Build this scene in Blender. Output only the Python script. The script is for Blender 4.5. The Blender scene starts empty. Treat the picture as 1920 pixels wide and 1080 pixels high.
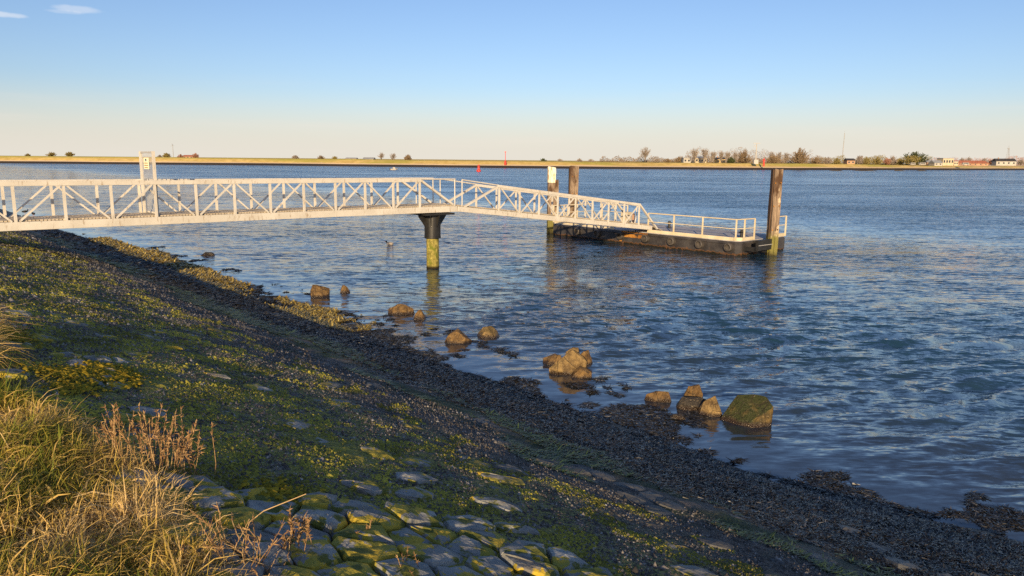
import bpy, bmesh, math, random
import numpy as np
from mathutils import Vector, Matrix

rad = math.radians
random.seed(7)
RNG = np.random.default_rng(11)
S = bpy.context.scene
COL = S.collection

# ------------------------------------------------------------------ camera
FPX, CAMH, PITCH, ROLL = 1397.0, 4.5, math.atan(240.6 / 1397.0), rad(0.5)
cd = bpy.data.cameras.new('camera')
cam = bpy.data.objects.new('camera', cd)
COL.objects.link(cam)
cd.sensor_width = 36.0
cd.lens = FPX / 1920.0 * 36.0
cd.clip_start, cd.clip_end = 0.1, 20000.0
CAMROT = Matrix.Rotation(math.pi / 2 - PITCH, 3, 'X') @ Matrix.Rotation(ROLL, 3, 'Z')
cam.matrix_world = Matrix.Translation((0, 0, CAMH)) @ CAMROT.to_4x4()
S.camera = cam

# ------------------------------------------------------------------ sky, sun, exposure
SUN_EL, SUN_AZ = rad(14.7), rad(187.0)       # azimuth clockwise from +Y; behind the camera, a little to the left
S.view_settings.view_transform = 'Standard'
S.view_settings.look = 'None'
S.view_settings.gamma = 1.0
S.view_settings.use_curve_mapping = False
S.view_settings.exposure = 0.5
S.cycles.use_denoising = False

W = bpy.data.worlds.new('World')
S.world = W
W.use_nodes = True
wn, wl = W.node_tree.nodes, W.node_tree.links
wn.clear()
wo = wn.new('ShaderNodeOutputWorld')
bg = wn.new('ShaderNodeBackground')
sky = wn.new('ShaderNodeTexSky')
sky.sky_type = 'NISHITA'
sky.sun_disc = False
sky.sun_elevation = SUN_EL
sky.sun_rotation = SUN_AZ
sky.altitude = 0.0
sky.air_density = 1.0
sky.dust_density = 0.6
sky.ozone_density = 3.5
bg.inputs['Strength'].default_value = 0.109
wl.new(bg.outputs[0], wo.inputs[0])
tc = wn.new('ShaderNodeTexCoord')


def wmath(op, a, b=None, clamp=False):
    n = wn.new('ShaderNodeMath'); n.operation = op; n.use_clamp = clamp
    for i, v in enumerate((a, b)):
        if v is None: continue
        if isinstance(v, (int, float)): n.inputs[i].default_value = v
        else: wl.new(v, n.inputs[i])
    return n.outputs[0]


def wmix(fac, a, b):
    n = wn.new('ShaderNodeMix'); n.data_type = 'RGBA'
    for sock, v in ((n.inputs[0], fac), (n.inputs[6], a), (n.inputs[7], b)):
        if isinstance(v, (int, float)): sock.default_value = v
        elif isinstance(v, tuple): sock.default_value = v
        else: wl.new(v, sock)
    return n.outputs[2]


sep = wn.new('ShaderNodeSeparateXYZ'); wl.new(tc.outputs['Generated'], sep.inputs[0])
elev = sep.outputs['Z']
# thin cream haze layer low over the horizon, all the way round
hz = wn.new('ShaderNodeMapRange'); hz.interpolation_type = 'SMOOTHSTEP'
hz.inputs[1].default_value = -0.01; hz.inputs[2].default_value = 0.098
hz.inputs[3].default_value = 0.9; hz.inputs[4].default_value = 0.0
wl.new(elev, hz.inputs[0])
HAZE_COL = (5.5, 5.15, 4.55, 1)
tint = wn.new('ShaderNodeMix'); tint.data_type = 'RGBA'; tint.blend_type = 'MULTIPLY'; tint.inputs[0].default_value = 1.0
wl.new(sky.outputs[0], tint.inputs[6]); tint.inputs[7].default_value = (.92, .85, .92, 1)
skyc = wmix(hz.outputs[0], tint.outputs[2], HAZE_COL)


def dirv(px, py):
    v = CAMROT @ Vector(((px - 960) / FPX, -(py - 540) / FPX, -1)); v.normalize(); return v


# streaky thin cloud: horizontal stretched noise in a spherical direction
mp = wn.new('ShaderNodeMapping'); mp.inputs['Scale'].default_value = (2.2, 2.2, 34.0)
wl.new(tc.outputs['Generated'], mp.inputs[0])
nz = wn.new('ShaderNodeTexNoise'); nz.inputs['Scale'].default_value = 1.6; nz.inputs['Detail'].default_value = 4.0
nz.inputs['Roughness'].default_value = 0.55
wl.new(mp.outputs[0], nz.inputs[0])
lowband = wn.new('ShaderNodeMapRange'); lowband.interpolation_type = 'SMOOTHSTEP'
lowband.inputs[1].default_value = 0.0; lowband.inputs[2].default_value = 0.12
lowband.inputs[3].default_value = 1.0; lowband.inputs[4].default_value = 0.0
wl.new(elev, lowband.inputs[0])
st = wn.new('ShaderNodeMapRange'); st.interpolation_type = 'SMOOTHSTEP'
st.inputs[1].default_value = 0.5; st.inputs[2].default_value = 0.8
st.inputs[3].default_value = 0.0; st.inputs[4].default_value = 0.35
wl.new(nz.outputs[0], st.inputs[0])
skyc = wmix(wmath('MULTIPLY', st.outputs[0], lowband.outputs[0]), skyc, (5.8, 5.2, 4.6, 1))
# small wisps high in the sky
for (px, py, wx, wz, amt) in ((143, 17, 0.026, 0.0040, 0.30), (4, 27, 0.020, 0.0032, 0.42), (120, 22, 0.018, 0.0025, 0.2)):
    v = dirv(px, py)
    side = Vector((v.y, -v.x, 0)).normalized()
    dn = wn.new('ShaderNodeVectorMath'); dn.operation = 'DOT_PRODUCT'
    wl.new(tc.outputs['Generated'], dn.inputs[0]); dn.inputs[1].default_value = side
    u = wmath('DIVIDE', dn.outputs['Value'], wx)
    w_ = wmath('DIVIDE', wmath('SUBTRACT', elev, v.z), wz)
    n2 = wn.new('ShaderNodeTexNoise'); n2.inputs['Scale'].default_value = 60; n2.inputs['Detail'].default_value = 3
    wl.new(tc.outputs['Generated'], n2.inputs[0])
    r2 = wmath('ADD', wmath('MULTIPLY', u, u), wmath('MULTIPLY', w_, w_))
    r2 = wmath('ADD', r2, wmath('MULTIPLY', wmath('SUBTRACT', n2.outputs[0], 0.5), 1.6))
    fr = wn.new('ShaderNodeVectorMath'); fr.operation = 'DOT_PRODUCT'
    wl.new(tc.outputs['Generated'], fr.inputs[0]); fr.inputs[1].default_value = v
    m = wn.new('ShaderNodeMapRange'); m.interpolation_type = 'SMOOTHSTEP'
    m.inputs[1].default_value = 0.1; m.inputs[2].default_value = 1.3
    m.inputs[3].default_value = amt; m.inputs[4].default_value = 0.0
    wl.new(r2, m.inputs[0])
    fac = wmath('MULTIPLY', m.outputs[0], wmath('GREATER_THAN', fr.outputs['Value'], 0.5))
    skyc = wmix(fac, skyc, (6.4, 6.3, 6.3, 1))
wl.new(skyc, bg.inputs[0])

sd = bpy.data.lights.new('sun', 'SUN')
sd.energy = 5.0
sd.angle = rad(0.6)
sd.color = (1.0, 0.75, 0.44)
sun = bpy.data.objects.new('sun', sd)
COL.objects.link(sun)
TO_SUN = Vector((math.sin(SUN_AZ) * math.cos(SUN_EL), math.cos(SUN_AZ) * math.cos(SUN_EL), math.sin(SUN_EL)))
sun.rotation_euler = TO_SUN.to_track_quat('Z', 'Y').to_euler()
sun.location = (-20, -40, 30)

# ------------------------------------------------------------------ frames
# shore frame: x = d (metres towards the water, across the bank), y = q (metres along the shore, away from the camera)
TH = math.atan2(.663, .749)
A2 = Vector((math.cos(TH), math.sin(TH)))
N2 = Vector((-math.sin(TH), math.cos(TH)))


def W2(d, q, z=0.0):
    return Vector((A2.x * d + N2.x * q, A2.y * d + N2.y * q, z))


def ray(px, py):
    return CAMROT @ Vector(((px - 960) / FPX, -(py - 540) / FPX, -1))


def on_z(px, py, z=0.0):
    v = ray(px, py); t = (z - CAMH) / v.z
    return Vector((v.x * t, v.y * t, z))


def at_y(px, Y, z=0.0):
    v = ray(px, 300.0)
    return Vector((v.x / v.y * Y, Y, z))


def z_at(px, py, Y):
    v = ray(px, py)
    return CAMH + v.z / v.y * Y


def to_dq(p):
    return p.x * A2.x + p.y * A2.y, p.x * N2.x + p.y * N2.y


# ------------------------------------------------------------------ numpy noise
def _hash(ix, iy, seed):
    h = np.sin(ix * 127.1 + iy * 311.7 + seed * 74.7) * 43758.5453
    return h - np.floor(h)


def vnoise(x, y, seed=0):
    x = np.asarray(x, float); y = np.asarray(y, float)
    ix, iy = np.floor(x), np.floor(y)
    fx, fy = x - ix, y - iy
    fx = fx * fx * (3 - 2 * fx); fy = fy * fy * (3 - 2 * fy)
    a = _hash(ix, iy, seed); b = _hash(ix + 1, iy, seed)
    c = _hash(ix, iy + 1, seed); d = _hash(ix + 1, iy + 1, seed)
    return a + (b - a) * fx + (c - a) * fy + (a - b - c + d) * fx * fy


def fbm(x, y, octv=3, seed=0):
    s, amp, tot = 0.0, 1.0, 0.0
    for i in range(octv):
        s = s + amp * vnoise(x * 2 ** i + i * 17.3, y * 2 ** i - i * 9.1, seed + i)
        tot += amp; amp *= .5
    return s / tot - .5


def sstep(a, b, x):
    t = np.clip((np.asarray(x, float) - a) / (b - a), 0, 1)
    return t * t * (3 - 2 * t)


# ------------------------------------------------------------------ materials
def lin(r, g, b):
    f = lambda c: (c / 255 / 12.92) if c <= 10 else ((c / 255 + .055) / 1.055) ** 2.4
    return (f(r), f(g), f(b), 1)


class NT:
    """small helper round a material's node tree"""

    def __init__(self, name, rough=.7, spec=.3, metal=0.0):
        self.m = bpy.data.materials.new(name); self.m.use_nodes = True
        self.n, self.l = self.m.node_tree.nodes, self.m.node_tree.links
        self.b = self.n['Principled BSDF']
        self.b.inputs['Roughness'].default_value = rough
        self.b.inputs['Specular IOR Level'].default_value = spec
        self.b.inputs['Metallic'].default_value = metal
        self._pos = None

    def pos(self):
        if self._pos is None: self._pos = self.n.new('ShaderNodeNewGeometry').outputs['Position']
        return self._pos

    def link(self, v, sock):
        if isinstance(v, (int, float)): sock.default_value = v
        elif isinstance(v, (tuple, list)): sock.default_value = v
        else: self.l.new(v, sock)

    def math(self, op, a, b=None, clamp=False):
        n = self.n.new('ShaderNodeMath'); n.operation = op; n.use_clamp = clamp
        self.link(a, n.inputs[0])
        if b is not None: self.link(b, n.inputs[1])
        return n.outputs[0]

    def mapr(self, v, a, b, c=0.0, d=1.0, smooth=True):
        n = self.n.new('ShaderNodeMapRange'); n.interpolation_type = 'SMOOTHSTEP' if smooth else 'LINEAR'
        self.link(v, n.inputs[0])
        for i, x in enumerate((a, b, c, d)): self.link(x, n.inputs[i + 1])
        return n.outputs[0]

    def noise(self, scale, detail=3, rough=.55, vec=None, stretch=None, dist=0.0, rot=None):
        n = self.n.new('ShaderNodeTexNoise')
        n.inputs['Scale'].default_value = scale; n.inputs['Detail'].default_value = detail
        n.inputs['Roughness'].default_value = rough; n.inputs['Distortion'].default_value = dist
        v = vec or self.pos()
        if stretch or rot:
            mp = self.n.new('ShaderNodeMapping')
            if stretch: mp.inputs['Scale'].default_value = stretch
            if rot: mp.inputs['Rotation'].default_value = rot
            self.l.new(v, mp.inputs[0]); v = mp.outputs[0]
        self.l.new(v, n.inputs['Vector'])
        return n.outputs[0]

    def voro(self, scale, feature='F1', vec=None, out='Distance'):
        n = self.n.new('ShaderNodeTexVoronoi'); n.feature = feature
        n.inputs['Scale'].default_value = scale
        self.l.new(vec or self.pos(), n.inputs['Vector'])
        return n.outputs[out]

    def mix(self, fac, a, b, mode='MIX'):
        n = self.n.new('ShaderNodeMix'); n.data_type = 'RGBA'; n.blend_type = mode
        self.link(fac, n.inputs[0]); self.link(a, n.inputs[6]); self.link(b, n.inputs[7])
        return n.outputs[2]

    def attr(self, name):
        n = self.n.new('ShaderNodeAttribute'); n.attribute_name = name
        return n.outputs['Fac']

    def attrc(self, name):
        n = self.n.new('ShaderNodeAttribute'); n.attribute_name = name
        return n.outputs['Color']

    def dot(self, vec3):
        n = self.n.new('ShaderNodeVectorMath'); n.operation = 'DOT_PRODUCT'
        self.l.new(self.pos(), n.inputs[0]); n.inputs[1].default_value = vec3
        return n.outputs['Value']

    def objrand(self):
        return self.n.new('ShaderNodeObjectInfo').outputs['Random']

    def color(self, c): self.link(c, self.b.inputs['Base Color'])

    def rough(self, r): self.link(r, self.b.inputs['Roughness'])

    def bump(self, h, strength=.5, dist=.02, prev=None):
        n = self.n.new('ShaderNodeBump'); n.inputs['Strength'].default_value = strength
        n.inputs['Distance'].default_value = dist
        self.link(h, n.inputs['Height'])
        if prev is not None: self.l.new(prev, n.inputs['Normal'])
        self.l.new(n.outputs[0], self.b.inputs['Normal'])
        return n.outputs[0]


def simple(name, c, rough=.6, var=.25, scale=3.0, spec=.3, bump=0.0, metal=0.0):
    t = NT(name, rough, spec, metal)
    n = t.noise(scale, 4)
    c2 = tuple(x * (1 - var) for x in c[:3]) + (1,)
    c1 = tuple(min(1, x * (1 + var * .6)) for x in c[:3]) + (1,)
    t.color(t.mix(t.mapr(n, .3, .7), c2, c1))
    if bump: t.bump(t.noise(scale * 8, 3), bump, .01)
    return t.m


M = {}
# painted aluminium of the bridge
t = NT('white_paint', .45, .4)
n1, n2 = t.noise(1.3, 4), t.noise(14, 4, stretch=(1, 1, .25))
c = t.mix(t.mapr(n1, .35, .7), (.54, .50, .43, 1), (.63, .59, .52, 1))
c = t.mix(t.mapr(n2, .56, .74), c, (.36, .29, .21, 1))
c = t.mix(t.mapr(t.noise(5, 5, .7), .64, .72, 0, .7), c, (.26, .14, .06, 1))
t.color(c); t.bump(t.noise(40, 2), .08, .004); M['white'] = t.m
t = NT('sun_tinted_white_paint', .45, .4)  # white rails and kerb with the sun's warm yellow put into the colour
n1 = t.noise(2, 4); t.color(t.mix(t.mapr(n1, .35, .7), (.56, .47, .31, 1), (.66, .58, .42, 1))); M['sunwhite'] = t.m
t = NT('galvanised', .5, .5, .35)
t.color(t.mix(t.noise(30, 3), (.44, .43, .41, 1), (.56, .54, .50, 1))); M['galv'] = t.m
t = NT('deck_plank', .75, .3)
t.color(t.mix(t.objrand(), (.36, .30, .22, 1), (.50, .43, .33, 1))); t.bump(t.noise(30, 3), .3, .004); M['plank'] = t.m
M['pale_deck'] = simple('pontoon_deck', (.36, .35, .36, 1), .8, .3, 2.0, bump=.2)
# black hull with rust at the waterline and in runs
t = NT('black_hull', .42, .45)
z = t.n.new('ShaderNodeSeparateXYZ'); t.l.new(t.pos(), z.inputs[0]); zz = z.outputs['Z']
n1 = t.noise(2.2, 5); n2 = t.noise(7, 4, stretch=(1, 1, .18))
c = t.mix(t.mapr(n1, .35, .7), (.030, .027, .028, 1), (.060, .055, .054, 1))
c = t.mix(t.mapr(n2, .62, .8, 0, .7), c, (.10, .055, .03, 1))
edge = t.math('ADD', zz, t.math('MULTIPLY', t.math('SUBTRACT', t.noise(3.5, 5, .7), .5), .5))
c = t.mix(t.mapr(edge, .06, .14, .8, 0), c, (.16, .075, .03, 1))
c = t.mix(t.mapr(edge, .03, .08, 1, 0), c, (.02, .018, .012, 1))
t.color(c); t.bump(t.noise(3, 2), .25, .03); M['hull'] = t.m
t = NT('rust', .85, .2)
n1 = t.noise(5, 5); c = t.mix(t.mapr(n1, .3, .7), (.22, .085, .02, 1), (.42, .20, .045, 1))
c = t.mix(t.mapr(t.noise(2.1, 3), .52, .62), c, (.04, .03, .025, 1))
t.color(c); t.bump(n1, .3, .01); M['rust'] = t.m
M['black'] = simple('black_steel', (.020, .019, .018, 1), .45, .3, 3, .45)
M['fender'] = simple('worn_fender_rubber', (.075, .066, .060, 1), .5, .4, 5, .4)
M['rubber'] = simple('black_rubber', (.042, .038, .036, 1), .4, .3, 6, .5)
# weathered timber
def timber(name, dark, light, green=True):
    t = NT(name, .85, .15)
    g = t.noise(6, 5, .6, stretch=(5, 5, .22)); n2 = t.noise(1.7, 4, stretch=(1, 1, .5))
    c = t.mix(t.mapr(g, .3, .68), dark, light)
    c = t.mix(t.mapr(n2, .50, .66), c, (.075, .042, .025, 1))
    c = t.mix(t.mapr(t.noise(2.6, 3, stretch=(1, 1, .6)), .60, .68, 0, .8), c, (.55, .44, .30, 1))
    if green:
        z = t.n.new('ShaderNodeSeparateXYZ'); t.l.new(t.pos(), z.inputs[0])
        e = t.math('ADD', z.outputs['Z'], t.math('MULTIPLY', t.math('SUBTRACT', t.noise(3, 4), .5), 1.1))
        c = t.mix(t.mapr(e, .7, 1.2, .75, 0), c, (.15, .15, .025, 1))
        c = t.mix(t.mapr(e, .05, .35, .9, 0), c, (.035, .03, .015, 1))
    t.color(c); t.bump(g, .8, .03); return t.m
M['timber'] = timber('weathered_timber', (.085, .058, .042, 1), (.33, .245, .17, 1))
M['timber_dark'] = timber('darker_timber', (.035, .024, .018, 1), (.12, .075, .05, 1))  # same timber pattern in darker tones, for the narrow side strip
t = NT('peeling_white_paint', .8, .2)
g = t.noise(5, 5, .6, stretch=(3, 3, .35))
t.color(t.mix(t.mapr(g, .42, .52), (.30, .19, .10, 1), (.82, .74, .55, 1))); t.bump(g, .4, .02); M['oldwhite'] = t.m
# mossy concrete pillar
t = NT('mossy_concrete', .95, .1)
g = t.noise(9, 5, .65, stretch=(1, 1, .6)); z = t.n.new('ShaderNodeSeparateXYZ'); t.l.new(t.pos(), z.inputs[0])
c = t.mix(t.mapr(g, .34, .66), (.13, .115, .028, 1), (.36, .30, .085, 1))
c = t.mix(t.mapr(t.noise(4, 4), .5, .66, 0, .8), c, (.12, .14, .02, 1))
c = t.mix(t.mapr(z.outputs['Z'], .03, .16, 1, 0), c, (.022, .018, .010, 1))
t.color(c); t.bump(g, 1.0, .04); M['mossy'] = t.m
# boulders: brown algae film, wet dark foot, green caps
def boulder_mat(name, c1, c2, green):
    t = NT(name, .6, .35)
    g = t.noise(7, 6, .65); z = t.n.new('ShaderNodeSeparateXYZ'); t.l.new(t.pos(), z.inputs[0])
    c = t.mix(t.mapr(g, .33, .68), c1, c2)
    c = t.mix(t.mapr(t.noise(30, 3), .60, .72, 0, .5), c, (.42, .32, .18, 1))
    if green:
        ng = t.n.new('ShaderNodeNewGeometry'); sx = t.n.new('ShaderNodeSeparateXYZ'); t.l.new(ng.outputs['Normal'], sx.inputs[0])
        m = t.math('MULTIPLY', t.mapr(sx.outputs['Z'], .42, .6), t.mapr(t.noise(3.2, 3), .3, .5))
        c = t.mix(t.math('MULTIPLY', m, green), c, (.026, .034, .007, 1))
    e = t.math('ADD', z.outputs['Z'], t.math('MULTIPLY', t.math('SUBTRACT', g, .5), .12))
    c = t.mix(t.mapr(e, .02, .10, 1, 0), c, (.030, .018, .010, 1))
    t.color(c); t.rough(t.mapr(e, .02, .15, .25, .75))
    c = t.mix(t.mapr(t.voro(2.3, 'DISTANCE_TO_EDGE'), 0, .025, .75, 0), c, (.02, .014, .008, 1)); c = t.mix(t.mapr(t.noise(60, 3, .7), .62, .72, 0, .6), c, (.50, .42, .30, 1)); t.color(c)
    b = t.bump(g, 1.0, .08); t.bump(t.noise(45, 3), .7, .015, b); return t.m
M['b1'] = boulder_mat('brown_boulder', (.075, .042, .016, 1), (.21, .125, .042, 1), 0.0)
M['b2'] = boulder_mat('tan_boulder', (.10, .062, .025, 1), (.27, .18, .07, 1), .3)
M['b3'] = boulder_mat('mossy_boulder', (.05, .036, .014, 1), (.17, .11, .033, 1), .95)
M['b4'] = boulder_mat('dark_boulder', (.022, .019, .016, 1), (.05, .042, .034, 1), 0.0)

# ---- water
WAVE_K = (1.35, 1.55, .85)
t = NT('sea_water', .07, .5)
t.b.inputs['IOR'].default_value = 1.85
dd = t.dot((A2.x, A2.y, 0))
edge = t.math('ADD', dd, t.math('MULTIPLY', t.math('SUBTRACT', t.noise(.35, 4), .5), 7.0))
deep = t.mix(t.mapr(t.noise(.05, 3), .35, .65), (.009, .031, .056, 1), (.012, .038, .064, 1))
t.color(t.mix(t.mapr(edge, 9.0, 19.0, .8, 0), deep, (.026, .029, .036, 1)))
shore = t.mapr(t.math('ADD', dd, t.math('MULTIPLY', t.math('SUBTRACT', t.noise(.6, 2), .5), 3.0)), 9.4, 15.0, .06, 1.0)


def slope_noise(scale, k, stretch, rotz, detail=3, rough=.55, dist=0.0):
    """ripple slopes taken straight from a vector noise"""
    n = t.n.new('ShaderNodeTexNoise'); n.inputs['Scale'].default_value = scale; n.inputs['Detail'].default_value = detail
    n.inputs['Roughness'].default_value = rough; n.inputs['Distortion'].default_value = dist
    mp = t.n.new('ShaderNodeMapping'); mp.inputs['Scale'].default_value = stretch; mp.inputs['Rotation'].default_value = (0, 0, rotz)
    t.l.new(t.pos(), mp.inputs[0]); t.l.new(mp.outputs[0], n.inputs['Vector'])
    a = t.n.new('ShaderNodeVectorMath'); a.operation = 'SUBTRACT'; t.l.new(n.outputs['Color'], a.inputs[0]); a.inputs[1].default_value = (.5, .5, .5)
    b = t.n.new('ShaderNodeVectorMath'); b.operation = 'MULTIPLY'; t.l.new(a.outputs[0], b.inputs[0]); b.inputs[1].default_value = (k * .45, k, 0)
    return b.outputs[0]


def vadd(a, b):
    n = t.n.new('ShaderNodeVectorMath'); n.operation = 'ADD'; t.l.new(a, n.inputs[0]); t.l.new(b, n.inputs[1]); return n.outputs[0]


sl = vadd(slope_noise(2.9, WAVE_K[0], (.38, 1.7, 1), rad(-18), 4, .62, .5), slope_noise(7.5, WAVE_K[1], (.42, 1.6, 1), rad(14), 3, .62, .5))
sl = vadd(sl, slope_noise(.45, WAVE_K[2], (.4, 1.5, 1), rad(-18), 5, .72, .3))
gust = t.math('MULTIPLY', shore, t.mapr(t.noise(.045, 6, .68, stretch=(.4, 1.7, 1)), .34, .66, .50, 1.45))
sv = t.n.new('ShaderNodeSeparateXYZ'); t.l.new(sl, sv.inputs[0])
face = t.math('MULTIPLY', t.math('ABSOLUTE', sv.outputs['Y']), -1.25)      # offshore the chop leans towards the near bank
wgt = t.mapr(dd, 26.0, 75.0)
yy = t.math('ADD', t.math('MULTIPLY', sv.outputs['Y'], t.math('SUBTRACT', 1.0, wgt)), t.math('MULTIPLY', face, wgt))
cv = t.n.new('ShaderNodeCombineXYZ'); t.l.new(sv.outputs['X'], cv.inputs[0]); t.l.new(yy, cv.inputs[1])
sl = cv.outputs[0]
sc = t.n.new('ShaderNodeVectorMath'); sc.operation = 'SCALE'; t.l.new(sl, sc.inputs[0]); t.l.new(gust, sc.inputs['Scale'])
nn_ = vadd(t.n.new('ShaderNodeNewGeometry').outputs['Normal'], sc.outputs[0])
no = t.n.new('ShaderNodeVectorMath'); no.operation = 'NORMALIZE'; t.l.new(nn_, no.inputs[0])
t.l.new(no.outputs[0], t.b.inputs['Normal']); M['water'] = t.m

# ---- bank ground: zones by distance across the slope
t = NT('bank_ground', .9, .25)
dd = t.dot((A2.x, A2.y, 0)); qq = t.dot((N2.x, N2.y, 0))
nb = t.noise(.9, 5, .6); nm = t.noise(5, 5, .65); nf = t.noise(38, 4, .7); vo = t.voro(34); vr = t.voro(34, out='Color')
dz = t.math('ADD', dd, t.math('MULTIPLY', t.math('SUBTRACT', nb, .5), 2.6))
gravel = t.mix(t.mapr(nf, .3, .7), (.08, .074, .066, 1), (.27, .25, .22, 1))
gravel = t.mix(.35, gravel, vr, 'OVERLAY')
brown = t.mix(t.mapr(nf, .3, .7), (.075, .062, .052, 1), (.21, .175, .15, 1))
moss = t.mix(t.mapr(nf, .35, .65), (.13, .125, .034, 1), (.40, .35, .07, 1))
alg = t.mix(t.mapr(nf, .3, .7), (.012, .026, .010, 1), (.035, .062, .018, 1))
weed = t.mix(t.mapr(nf, .3, .7), (.018, .016, .014, 1), (.050, .043, .034, 1))
soil = t.mix(t.mapr(nf, .3, .7), (.05, .035, .018, 1), (.12, .085, .035, 1))
mossf = t.math('MULTIPLY', t.mapr(dz, 3.2, 5.2, 1, 0), t.mapr(nm, .33, .50))
c = t.mix(t.mapr(dz, 3.6, 5.0), gravel, brown)
c = t.mix(mossf, c, moss)
ga = t.math('MULTIPLY', t.mapr(dz, 5.0, 5.6), t.mapr(dz, 6.3, 7.0, 1, 0))
c = t.mix(t.math('MULTIPLY', ga, t.mapr(t.noise(1.6, 4, stretch=(1, 1, 1)), .36, .60)), c, alg)
c = t.mix(t.mapr(dz, 6.2, 6.9), c, weed)
c = t.mix(t.mapr(dz, .9, 1.5, 1, 0), c, soil)
t.color(c); t.rough(t.mapr(dz, 5.0, 7.0, .92, .5))
b = t.bump(nm, .6, .06); b = t.bump(vo, .9, .02, b); t.bump(nf, .6, .012, b); M['bank'] = t.m

# ---- revetment stones with lichen
t = NT('revetment_stone', .85, .3)
dd = t.dot((A2.x, A2.y, 0))
n1 = t.noise(3.0, 5, .6); n2 = t.noise(22, 4, .6); rr = t.objrand()
c = t.mix(t.mapr(n1, .3, .7), (.18, .185, .175, 1), (.38, .39, .37, 1))
c = t.mix(t.mapr(rr, .0, 1.0, 0, .5, False), c, (.24, .22, .195, 1))
c = t.mix(t.mapr(n2, .58, .75, 0, .5), c, (.46, .47, .45, 1))
c = t.mix(t.mapr(t.noise(1.6, 5, .7), .48, .66, 0, .7), c, (.12, .105, .085, 1))
dry = t.mapr(dd, 4.2, 5.6, 1, 0)
li = t.math('ADD', t.noise(4.6, 4, .55, dist=.4), t.math('MULTIPLY', t.math('SUBTRACT', rr, .5), .10))
li = t.math('MULTIPLY', t.mapr(t.math('ADD', li, t.math('MULTIPLY', t.noise(28, 2), .12)), .555, .58), dry)
lc = t.mix(t.mapr(t.noise(6, 3), .4, .62), (.30, .265, .04, 1), (.52, .36, .035, 1))
c = t.mix(li, c, lc)
mo = t.math('MULTIPLY', t.mapr(t.math('ADD', t.noise(7, 4), t.math('MULTIPLY', n2, .2)), .64, .72), dry)
c = t.mix(mo, c, (.12, .125, .02, 1))
c = t.mix(t.mapr(dd, 3.2, 5.6, 0, .85), c, (.045, .046, .05, 1))
t.color(c); t.rough(t.mapr(dd, 4.5, 6.5, .85, .45))
b = t.bump(t.noise(5, 5, .6, stretch=(1, 1, 2.2), rot=(.3, .2, .7)), .9, .05); t.bump(n2, .7, .014, b); M['stone'] = t.m

# ---- scattered stuff (attribute "rnd" is a fixed random number per element)
def stuffmat(name, cols, rough=.8, spec=.25, transl=0.0):
    t = NT(name, rough, spec)
    a = t.attr('rnd')
    r = t.n.new('ShaderNodeValToRGB'); t.l.new(a, r.inputs[0])
    e = r.color_ramp.elements
    while len(e) < len(cols): e.new(.5)
    for i, cc in enumerate(cols):
        e[i].position = i / (len(cols) - 1); e[i].color = cc
    t.color(r.outputs[0])
    if transl:
        tr = t.n.new('ShaderNodeBsdfTranslucent'); t.l.new(r.outputs[0], tr.inputs[0])
        mx = t.n.new('ShaderNodeMixShader'); mx.inputs[0].default_value = transl
        t.l.new(t.b.outputs[0], mx.inputs[1]); t.l.new(tr.outputs[0], mx.inputs[2])
        t.l.new(mx.outputs[0], t.n['Material Output'].inputs[0])
    return t.m


M['gravel'] = stuffmat('gravel', [(.06, .053, .046, 1), (.11, .098, .085, 1), (.165, .15, .13, 1), (.25, .23, .205, 1), (.48, .46, .43, 1)], .8)
M['moss'] = stuffmat('moss', [(.09, .086, .022, 1), (.26, .235, .045, 1), (.48, .42, .07, 1), (.66, .54, .075, 1)], .95, .1)
M['lichen'] = stuffmat('yellow_lichen', [(.16, .12, .012, 1), (.34, .24, .02, 1), (.48, .33, .03, 1)], .95, .1)
M['weed'] = stuffmat('bladder_wrack', [(.006, .0055, .005, 1), (.014, .013, .011, 1), (.034, .031, .026, 1), (.22, .215, .20, 1)], .34, .5)
M['weedsun'] = stuffmat('sun_tinted_wrack', [(.12, .085, .022, 1), (.30, .22, .05, 1), (.48, .37, .11, 1)], .5, .4)  # lighter copy of the wrack, low sunlight put into the colour
M['algae'] = stuffmat('green_algae', [(.014, .030, .006, 1), (.034, .062, .010, 1), (.085, .13, .02, 1)], .5, .4)
M['grass'] = stuffmat('dry_grass', [(.08, .12, .012, 1), (.21, .22, .025, 1), (.46, .33, .065, 1), (.66, .44, .14, 1), (.78, .56, .25, 1)], .7, .25, .25)
M['drystalk'] = stuffmat('dry_stalk', [(.19, .105, .05, 1), (.35, .21, .095, 1), (.54, .37, .18, 1)], .8, .2, .15)
M['twig'] = stuffmat('bare_twigs', [(.20, .165, .14, 1), (.30, .25, .215, 1), (.38, .33, .29, 1)], .9, .1)
M['twigbrown'] = stuffmat('brown_twigs', [(.15, .105, .065, 1), (.23, .165, .105, 1), (.30, .23, .15, 1)], .9, .1)
M['twigolive'] = stuffmat('olive_twigs', [(.16, .13, .045, 1), (.26, .21, .08, 1), (.34, .28, .12, 1)], .9, .1)
M['evergreen'] = stuffmat('evergreen', [(.04, .05, .022, 1), (.07, .085, .035, 1), (.10, .11, .05, 1)], .9, .1)
M['redbush'] = stuffmat('russet_twigs', [(.28, .13, .09, 1), (.38, .20, .14, 1), (.44, .26, .19, 1)], .9, .1)
M['bark'] = simple('bark', (.12, .09, .065, 1), .9, .3, 2)
M['red'] = simple('red_paint', (.62, .045, .028, 1), .5, .2, 2, .4)
M['cream'] = simple('cream_wall', (.48, .41, .29, 1), .8, .12, .4)
M['wallwhite'] = simple('white_wall', (.40, .38, .35, 1), .8, .1, .4)
M['brick'] = simple('brick_wall', (.40, .24, .15, 1), .85, .2, .5)
M['ochre'] = simple('ochre_wall', (.55, .40, .18, 1), .85, .15, .5)
M['roofred'] = simple('red_tile_roof', (.42, .15, .085, 1), .8, .25, .6)
M['roofdark'] = simple('dark_roof', (.055, .05, .05, 1), .7, .2, .6)
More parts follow.
